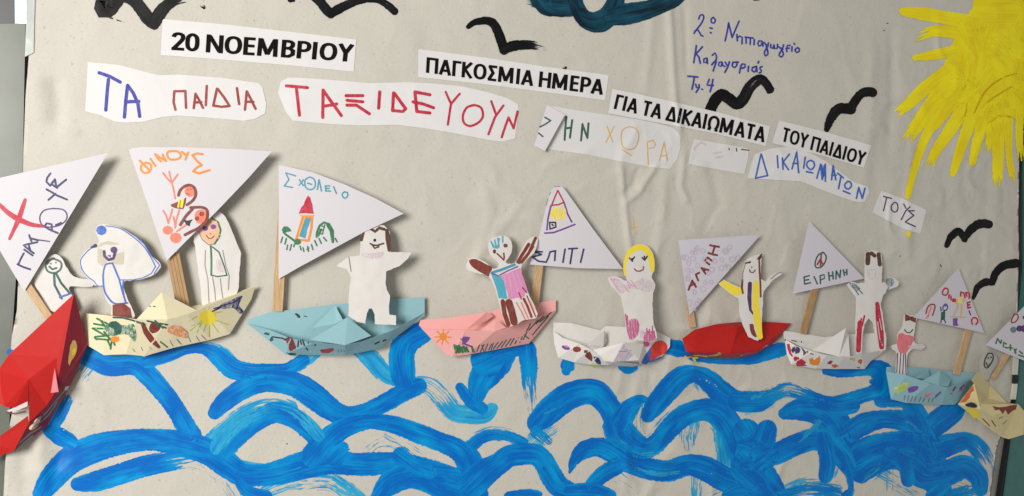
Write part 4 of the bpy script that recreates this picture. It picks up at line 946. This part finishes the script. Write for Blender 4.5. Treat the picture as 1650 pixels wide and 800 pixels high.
pen = Pen(b.surf['rf'], Fy, b.h); pen.area('drawing_flower', SCRIB['lime'], "845,580 880,560 930,560 935,600 900,640 850,625"); pen.area('drawing_flower', 'orangered', "965,590 1000,570 1035,585 1030,620 1000,630 990,665 985,625 965,615"); pen.line('drawing_flower', 'brown', 9, "955,672 985,678"); pen.done()
sticks(None, Fo, (205, 320, 8), (136, 580, 9), 34, b.t, PINED)
b.sail(Fo, [(165, 20, 10), (440, 305, 20), (84, 381, 10)], m=LILACP, bulge=2)
pen = Pen(b.sf, Fo, b.so)
pen.line('drawing_peace', 'dgreen', 6, "235,175 212,188 197,220 198,248 222,250 244,225 250,195 235,175"); pen.line('drawing_peace', 'bred', 7, "226,180 222,242; 224,205 206,236; 222,212 232,232")
pen.line('lettering', 'dgreen', 6, "166,291 140,298; 140,298 144,333; 144,333 172,326; 142,314 163,311; 190,295 206,332; 222,330 220,292; 220,292 240,286 241,305 222,312; 262,275 266,314; 282,272 285,308; 263,293 285,290; 298,306 300,268; 300,268 318,300; 318,300 322,264; 335,262 341,290; 352,260 353,286; 338,277 352,273"); pen.done()
# --- boat 8: small pale blue --------------------------------------------------------
Fq = (1400, 480, 3.333); RS = (1460, 430, 4.21)
b = Boat('small pale blue boat with lime and purple scribbles, second from the right', (1495, 620))
b.hull(Fq, TEALP2, [
 ("back", "92,395,6 95,372,5 210,370,5 320,380,5 400,390,5 592,408,6 592,420,8 520,457,10 420,490,12 330,470,12 200,425,10"),
 ("lf", "92,395,8 200,415,22 330,462,30 420,482,34 390,575,12 200,565,12 118,545,8"), ("rf", "420,482,34 520,450,20 592,412,8 592,425,6 500,545,9 460,575,10 390,575,12"),
 "320,382,14 250,430,24 330,440,20", "382,394,28 285,447,27 375,472,31", "382,394,28 375,472,31 425,478,33 440,440,20"])
pen = Pen(b.surf['lf'], Fq, b.h); pen.area('drawing_scribble', SCRIB['lime'], "130,490 170,465 215,455 200,490 160,510 140,508"); pen.line('drawing_scribble', 'lime', 7, "135,500 160,480; 160,512 180,480; 190,495 215,460"); pen.area('drawing_scribble', 'purple', "208,490 235,475 268,480 245,505 215,512"); pen.area('drawing_scribble', SCRIB['magenta'], "295,520 320,508 345,512 335,530 305,535")
pen.line('drawing_grass', 'greyblue', 5, "195,525 190,550; 215,525 208,552; 235,530 225,555; 255,532 245,556; 280,535 270,558; 300,540 290,560; 325,540 320,560; 345,540 340,560; 355,540 385,510"); pen.line('drawing_scribble', 'purple', 8, "360,530 385,508"); pen.done()
pen = Pen(b.surf['rf'], Fq, b.h); pen.line('drawing_scribble', 'purple', 8, "440,525 460,485; 445,515 465,480; 490,490 510,470; 525,470 545,455"); pen.line('drawing_scribble', 'magenta', 5, "480,505 530,475; 500,500 520,485"); pen.done()
sticks(None, RS, (435, 400, 7), (342, 735, 8), 46, b.t, PINE, n=2)
b.sail(RS, [(355, 10, 10), (531, 451, 12), (50, 345, 12)], m=LILACP, bulge=1.5)
pen = Pen(b.sf, RS, b.so)
pen.line('lettering', 'red', 9, "265,146 248,165 250,190 268,195 285,175 282,150 265,146; 292,190 290,215; 305,200 305,225 ; 370,200 372,172; 372,172 392,180 400,210; 405,178 412,200; 410,175 428,182 428,215; 435,240 416,245; 416,245 420,282; 420,282 438,275; 418,262 432,258; 450,390 444,365 460,345 482,355 486,378 474,392"); pen.dot('lettering', 'red', 325, 228, 16, 14); pen.line('lettering', 'dpurple', 7, "428,300 438,328")
pen.line('drawing_girl', 'bred', 8, "135,318 145,280 165,258 192,258 195,280 180,330"); pen.line('drawing_girl', 'salmon', 8, "150,340 160,300 172,275; 138,350 150,330"); pen.area('drawing_child', 'dgreen', "236,310 265,300 264,362 236,362", smooth=False); pen.line('drawing_child', 'navy', 6, "238,300 235,275; 250,290 252,268 268,252 282,270 275,295 255,298; 238,362 236,380; 260,362 268,380"); pen.dot('drawing_child', 'mblue', 265, 262, 12, 9)
pen.area('drawing_giant', SCRIB['yellow'], "350,215 365,200 390,210 382,250 355,255"); pen.line('drawing_giant', 'ochre', 7, "357,250 345,290 325,332; 376,250 378,290 372,338; 345,225 340,250; 390,220 395,235"); pen.area('drawing_person', 'purple', "318,352 350,350 348,378 356,402 318,402 320,380", smooth=False); pen.line('drawing_giant', 'tan', 5, "300,340 402,344"); pen.done()
# --- boat 9: cream, far right -------------------------------------------------------
b = Boat('folded cream boat with red-brown leaves at the lower right corner', (1600, 650))
b.hull(Fq, CREAM2, [
 ("l", "565,460,34 478,573,12 600,600,30"), ("m", "478,573,12 700,742,10 660,640,34 600,572,38 600,600,30"), ("r", "600,572,38 802,572,26 722,752,10 700,742,10 660,640,34"),
 "600,385,14 565,460,34 600,572,38 640,540,12 650,470,8", "650,470,8 640,540,12 740,565,10 700,520,6", "600,572,38 640,540,12 740,565,10 802,572,26", "802,572,26 835,610,20 832,735,8 750,760,8 722,752,10", "565,460,34 600,572,38 600,600,30", "590,395,8 600,385,14 565,460,34 545,440,12"])
pen = Pen(b.surf['l'], Fq, b.h, .5); pen.area('drawing_leaf', 'orangered', "562,470 545,490 520,520 488,568 520,560 540,535 550,510 565,500", smooth=False, rough=1.5); pen.done()
pen = Pen(b.surf['m'], Fq, b.h, 1.2); pen.area('drawing_bud', 'black', "515,575 550,562 580,575 583,590 550,590 525,585"); pen.area('drawing_bud', 'yellow', "530,595 570,600 600,630 570,650 540,620"); pen.line('drawing_bud', 'brown', 4, "660,660 680,690; 610,650 650,690"); pen.done()
pen = Pen(b.surf['r'], Fq, b.h, 1.0); pen.area('drawing_leaf', 'brown', "665,580 700,590 760,580 795,575 790,600 770,610 750,630 735,605 720,625 700,600 680,605", smooth=False, rough=1.5); pen.line('drawing_bud', 'grey', 3, "700,650 720,640; 720,680 740,660"); pen.done()
sticks(None, RS, (715, 560, 9), (590, 760, 10), 30, b.t, PINE)
b.sail(RS, [(990, 80, 14), (538, 532, 10), (985, 712, 12)], m=LILACP, bulge=1.5)
pen = Pen(b.sf, RS, b.so)
pen.line('lettering', 'bred', 8, "735,322 720,350 714,380 740,375 760,350 756,325 735,322"); pen.dot('drawing_blob', 'greyblue', 728, 428, 22, 22); pen.dot('drawing_blob', 'dpurple', 770, 420, 24, 22); pen.dot('drawing_blob', 'dpurple', 800, 420, 20, 26); pen.dot('drawing_blob', 'black', 797, 345, 6, 12)
pen.line('green_lettering', 'green', 8, "610,522 620,488; 620,488 642,520; 642,520 648,498; 660,545 662,515; 662,515 680,525; 672,548 690,552; 708,530 708,565; 698,548 722,552; 735,560 745,590; 748,560 738,580; 770,575 790,590; 765,600 800,612"); pen.done()

# ================================================================== PAPER DOLLS
t, s = doll(Fa, "150,600 170,565 200,530 230,508 262,520 285,560 310,595 350,612 402,618 398,645 330,645 296,650 318,700 322,740 260,760 205,740 180,690 150,640", 'white doll outlined in green peeking over the tilted red boat', (5, 5, 6))
pen = Pen(s, Fa, t); pen.line('face', 'dgreen', 7, "226,525 203,538 196,560 208,582 238,587 262,568 260,540 226,525; 212,560 225,572 242,566"); pen.line('body', 'dgreen', 8, "232,588 235,640 265,697; 240,588 262,630 300,675"); pen.line('hair', 'black', 7, "203,548 215,532 232,524"); pen.dot('eye', 'dgreen', 218, 548, 4); pen.dot('eye', 'dgreen', 240, 543, 4); pen.line('hem', 'mblue', 7, "256,692 302,676"); pen.done()
F2 = (120, 340, 4.444)
t, s = doll(F2, "158,115 195,96 240,98 330,122 420,175 490,225 545,310 618,385 590,440 510,482 420,500 360,505 352,545 385,640 415,700 425,768 270,758 266,690 222,630 202,545 150,540 110,495 62,445 36,360 75,290 130,250 158,245 175,225 170,190 155,160", 'white winged doll outlined in blue with brown shorts in the cream boat', (7, 8, 12))
mb = MB(); fill(mb, [fr(F2, *p[:2]) for p in parse("175,235 240,215 320,235 355,300 350,385 300,385 275,372 225,385 200,400 165,370 165,290")[0]], s, mm(.2)); mb.build('head_patch', KPATCH, t, smooth=False)
pen = Pen(s, F2, t, .3)
pen.line('outline', 'mblue', 6, "152,258 110,275 65,320 42,365 60,430 105,480 140,505 165,537 205,538; 225,108 320,125 410,180 490,250 545,330 580,400; 580,400 550,450 490,480 420,495 330,495; 430,175 500,240 550,320 610,390 570,450")
pen.line('shirt', 'mblue', 10, "272,375 235,380 218,395 205,460 212,560 240,620 290,665 380,660; 272,375 295,430 320,490 340,570 365,650; 350,505 345,560 355,620")
pen.dot('fist', 'mblue', 192, 140, 38, 36); pen.line('fist', 'navy', 8, "118,262 150,250,22"); pen.line('face', 'dpurple', 17, "212,292 215,325 245,352 280,340 290,300"); pen.dot('hair', 'dpurple', 282, 280, 26, 24); pen.line('face', 'purple', 7, "240,320 258,330 255,318"); pen.area('shorts', 'brown', "272,675 350,660 400,700 412,768 275,755", smooth=False); pen.done()
F3 = (240, 280, 3.636)
t, s = doll(F3, "262,370 300,300 340,250 400,224 440,245 480,320 520,420 538,470 530,570 520,690 468,740 420,760 355,775 315,778 300,650 286,560 272,440", 'white cloaked doll with sunglasses standing behind the friends sail', (7, 7, 12))
pen = Pen(s, F3, t)
pen.area('face', 'peach', "310,300 345,270 385,270 412,310 412,370 385,410 350,415 310,385 295,345"); pen.line('hood', 'green', 9, "372,263 405,285 420,330 412,370 385,412"); pen.line('hood', 'grey', 5, "385,412 350,418 310,385 293,340")
pen.dot('sunglasses', 'purple', 330, 322, 17, 15); pen.dot('sunglasses', 'purple', 377, 312, 18, 15); pen.line('mouth', 'brown', 5, "336,362 350,380 368,380 382,365; 358,352 364,354")
pen.line('dress', 'green', 9, "362,425 366,500 365,595"); pen.line('dress', 'dgreen', 6, "372,430 410,460 440,540 455,592; 366,595 400,604 458,596"); pen.area('dress', SCRIB['faint'], "395,500 425,520 435,580 400,560")
pen.line('arm', 'grey', 4, "330,450 328,540 345,620 352,760; 432,450 450,540 470,600 465,680; 418,615 425,680 432,730; 372,605 385,680 390,745"); pen.done()
t, s = doll(FK, "590,108 600,80 640,70 700,72 732,100 738,205 780,205 840,206 825,235 780,275 715,300 712,350 715,390 735,420 728,470 730,515 763,520 763,565 700,566 660,562 656,510 645,485 628,485 618,510 612,560 570,548 527,522 530,400 540,330 520,290 470,275 478,262 530,228 583,222 588,160", 'plain white doll with brown hair and a grin in the teal boat', (12, 12, 34), smooth=False)
pen = Pen(s, FK, t)
pen.line('hair', 'dbrown', 12, "604,98 592,145; 640,90 660,103 672,92; 680,85 705,92"); pen.line('hair', 'dbrown', 20, "718,98,14 724,140,22 730,195,14"); pen.dot('eye', 'black', 658, 146, 8); pen.line('mouth', 'dbrown', 7, "636,163 650,170 668,172 702,162; 645,168 658,186 678,178"); pen.area('collar', SCRIB['faint'], "590,212 650,208 700,205 690,230 620,235"); pen.line('cuff', 'grey', 4, "530,228 540,300"); pen.done()
F5 = (740, 370, 5)
t, s = doll(F5, "232,115 262,72 330,50 392,62 425,115 420,190 372,268 450,268 482,200 545,90 612,55 636,80 600,190 500,300 545,480 632,680 620,712 510,735 470,762 395,782 360,740 312,560 245,390 130,350 58,318 68,250 110,225 200,258 282,318 318,280 250,200", 'doll with teal hair, pink and blue top and raised brown arms in the pink boat', (12, 12, 44), rough=.4)
pen = Pen(s, F5, t)
pen.area('sleeve', 'brown', "78,250 125,238 200,272 268,310 248,348 240,380 180,350 130,322 95,290"); pen.line('sleeve', 'brown', 22, "472,262 510,200 560,120"); pen.line('sleeve', 'brown', 20, "500,265 560,190 615,70"); pen.line('sleeve', 'brown', 10, "480,275 540,230 600,140")
pen.area('top', 'cyan', "258,362 330,365 362,420 390,560 318,556 300,480", smooth=False, rough=1); pen.area('top', 'pink', "330,375 395,348 490,310 520,400 548,490 520,545 400,562 385,500 360,420", smooth=False, rough=1.2); pen.line('top', 'lilac', 6, "395,360 420,450; 430,350 470,500; 360,380 375,430; 460,335 500,460; 410,420 425,540")
pen.line('strap', 'teal', 18, "262,350 340,325 445,285"); pen.line('strap', 'purple', 9, "262,355 310,372; 470,300 400,330 330,365")
pen.line('trousers', 'brown', 30, "350,580 365,680 395,765"); pen.line('trousers', 'brown', 48, "400,590 425,670 442,745"); pen.line('trousers', 'bred', 16, "520,560 550,620 582,705"); pen.line('trousers', 'bred', 8, "545,535 580,620 615,700; 480,510 500,560; 510,470 545,510"); pen.line('trousers', 'salmon', 8, "460,590 500,660 530,725; 500,590 530,660 555,715; 570,580 600,650")
pen.line('hair', 'cyan', 9, "255,95 275,145; 262,110 290,148; 285,85 300,150; 310,72 320,142; 322,75 308,150; 350,55 350,105"); pen.dot('eye', 'dbrown', 283, 178, 13, 18); pen.dot('eye', 'brown', 372, 130, 18, 17); pen.line('mouth', 'brown', 10, "305,195 330,218 358,247; 358,247 362,225 358,192"); pen.done()
F6 = (970, 380, 3.636)
t, s = doll(F6, "130,180 142,110 170,72 210,52 262,60 296,100 306,150 304,205 288,238 312,290 300,340 296,400 300,500 322,595 290,622 240,618 200,612 152,612 140,540 132,470 118,400 105,350 60,300 34,248 60,236 110,250 145,265 138,230", 'blond doll with thin paper arms standing in the crumpled white boat', (9, 9, 44))
pen = Pen(s, F6, t)
pen.line('hair', 'yellow', 22, "138,230,12 133,175,14 158,105,24 205,70,30 255,80,28 285,125,28 293,170,26 295,205,18"); pen.line('eye', 'black', 8, "162,132 175,148 190,126; 176,135 178,150"); pen.line('eye', 'black', 8, "236,130 250,145 265,122; 248,122 250,144"); pen.line('mouth', 'brown', 6, "190,195 202,208 225,208 242,198 243,182")
pen.area('sleeve', SCRIB['faint'], "45,250 85,250 150,290 240,250 300,280 300,320 260,330 180,310 130,330 100,335"); pen.line('sleeve', 'pink', 2.5, "50,250 85,300 110,330; 50,255 95,262; 140,250 165,310; 155,270 180,300; 170,262 200,300; 180,290 210,310; 130,300 160,330")
pen.area('leg', SCRIB['magenta'], "150,505 205,490 218,560 195,600 160,608"); pen.line('leg', 'magenta', 6, "138,460 150,560 165,605; 148,470 150,520; 165,510 172,600; 180,500 185,590; 195,495 200,570; 208,500 212,560; 215,520 205,580"); pen.area('leg', SCRIB['magenta'], "248,572 300,560 312,610 250,622"); pen.line('leg', 'magenta', 6, "262,545 265,620; 278,550 280,615; 295,530 298,610; 305,560 310,605; 250,570 252,615; 270,560 290,600"); pen.dot('shoe', SCRIB['faint'], 235, 575, 14, 26); pen.done()
t, s = doll(Fn, "388,260 395,220 418,188 455,172 492,163 486,240 488,300 510,315 540,280 575,262 605,258 592,280 545,310 500,368 498,420 492,500 492,612 468,632 420,612 390,550 372,490 365,408 310,370 258,325 288,303 340,330 380,345 388,310", 'slim doll with yellow sleeve and yellow stripe in the long red boat', (8, 8, 36), smooth=False)
pen = Pen(s, Fn, t)
pen.area('sleeve', 'yellow', "262,325 288,306 340,333 385,352 382,380 352,392 310,365", smooth=False); pen.line('sleeve', 'brown', 9, "388,305 385,350 390,375"); pen.line('stripe', 'dpurple', 18, "428,325 425,400 430,465,12 450,495,5"); pen.line('stripe', 'yellow', 30, "460,325,26 458,420,30 468,520,32 482,610,24")
pen.area('shoe', 'brown', "425,542 445,540 455,580 465,612 438,600"); pen.line('hair', 'dbrown', 7, "405,215 430,208; 470,192 490,168 ; 488,180 478,195"); pen.line('hair', 'brown', 8, "478,200 480,260 484,320 486,395"); pen.line('outline', 'grey', 4, "402,220 390,270 388,310; 540,300 575,270 600,262"); pen.line('mouth', 'black', 5, "426,250 430,262 445,266 456,252"); pen.dot('eye', 'black', 425, 212, 5); pen.dot('eye', 'black', 438, 236, 4); pen.done()
t, s = doll(Fo, "442,178 470,165 500,166 525,190 528,250 525,325 545,322 560,300 590,300 612,320 605,345 560,360 532,390 520,430 535,520 548,600 545,655 520,668 495,600 480,520 460,505 440,530 428,600 426,672 400,675 394,560 398,400 370,362 352,335 372,318 410,330 440,325 440,255", 'white doll with brown hair and red legs in the boat with the peace sail', (8, 8, 36), smooth=False)
pen = Pen(s, Fo, t)
pen.line('hair', 'dbrown', 20, "458,185 456,228"); pen.line('hair', 'dbrown', 16, "475,180 490,192; 510,185 516,236"); pen.line('face', 'faint', 3, "455,262 458,295 475,310 492,300 495,270; 465,275 468,290; 462,262 492,262"); pen.area('hand', SCRIB['greyblue'], "545,310 575,302 588,325 575,345 550,340"); pen.area('hand', SCRIB['greyblue'], "362,325 395,330 420,355 405,368 372,345")
pen.line('hand', 'greyblue', 5, "380,340 410,385; 395,340 430,380; 560,350 550,370"); pen.line('leg', 'red', 20, "418,525 412,600 410,660"); pen.line('leg', 'red', 7, "440,490 428,540; 425,505 405,560"); pen.line('leg', 'red', 22, "503,430,16 510,500,24 520,580,26 525,645,20"); pen.line('leg', 'faint', 4, "510,480 525,560; 505,520 515,600 530,640"); pen.done()
t, s = doll(Fq, "178,160 192,88 222,92 256,100 252,135 245,190 240,228 262,250 292,250 302,266 290,278 232,278 212,300 202,350 202,418 148,408 146,350 152,300 125,278 118,262 128,252 150,250 155,190", 'little doll with red bow and pink heart body in the pale blue boat', (7, 7, 12), name='paper_doll')
pen = Pen(s, Fq, t)
pen.area('bow', 'brown', "196,85 222,100 255,105 252,135 222,122 195,126", smooth=False); pen.line('mouth', 'black', 5, "192,172 205,188 222,188 236,172"); pen.area('dress', (PK := marker('pink_felt', (.72, .16, .2), .15)), "160,195 180,188 200,200 235,205 240,232 205,290 195,300 170,300 155,270 152,235"); pen.line('leg', 'dpurple', 4, "155,300 150,400; 172,300 165,405; 187,305 182,412; 196,300 200,412"); pen.line('arm', 'faint', 5, "215,262 290,258; 220,272 290,272"); pen.done()
t, s = doll(Fq, "602,322 628,292 662,292 690,320 692,350 660,400 640,440 600,432 596,380", 'grey paper ghost with a black outlined face in the far right boat', (11, 11, 14), m=paper('tracing_paper', (.42, .42, .38), grain=.03), name='paper_ghost')
pen = Pen(s, Fq, t); pen.line('face', 'black', 6, "640,300 625,330 620,365 635,378 655,355 668,325 662,300 640,300; 630,352 640,368; 640,322 642,326; 655,318 657,322"); pen.line('face', 'dgreen', 5, "632,350 638,372 650,355"); pen.done()
lt = thing('door_latch', 'added bright and dark bits for the opening onto the window behind, above the black seal at right edge', 'latch', P(1638, 605))  # added bits: light and dark showing through an opening, put into flat colour
for nm, q, m in (('plate', [(1635, 574), (1642, 574), (1640, 604), (1633, 604)], plain('latch_metal', (.62, .62, .52), .4)), ('slot', [(1634, 606), (1641, 606), (1640, 617), (1633, 617)], plain('latch_dark', (.01, .01, .01), .5)), ('plate', [(1633, 619), (1640, 619), (1637, 644), (1630, 644)], bpy.data.materials['latch_metal'])):
    o = slab(nm, q, 9, m, 3); o.parent = lt; o.location = -lt.location
# ---- strips of tape and paper scraps
tp = plain('clear_tape', (.75, .80, .78), .15, alpha=.55)
t, s = strip(ID, "38,-20 57,-20 55,30 54,85 40,92 42,40", 'clear tape holding the top left edge of the beige paper', m=tp, off=1.5, name='tape', cat='tape', group=None)
print('verts', sum(len(m.vertices) for m in bpy.data.meshes), 'objs', len(bpy.data.objects))
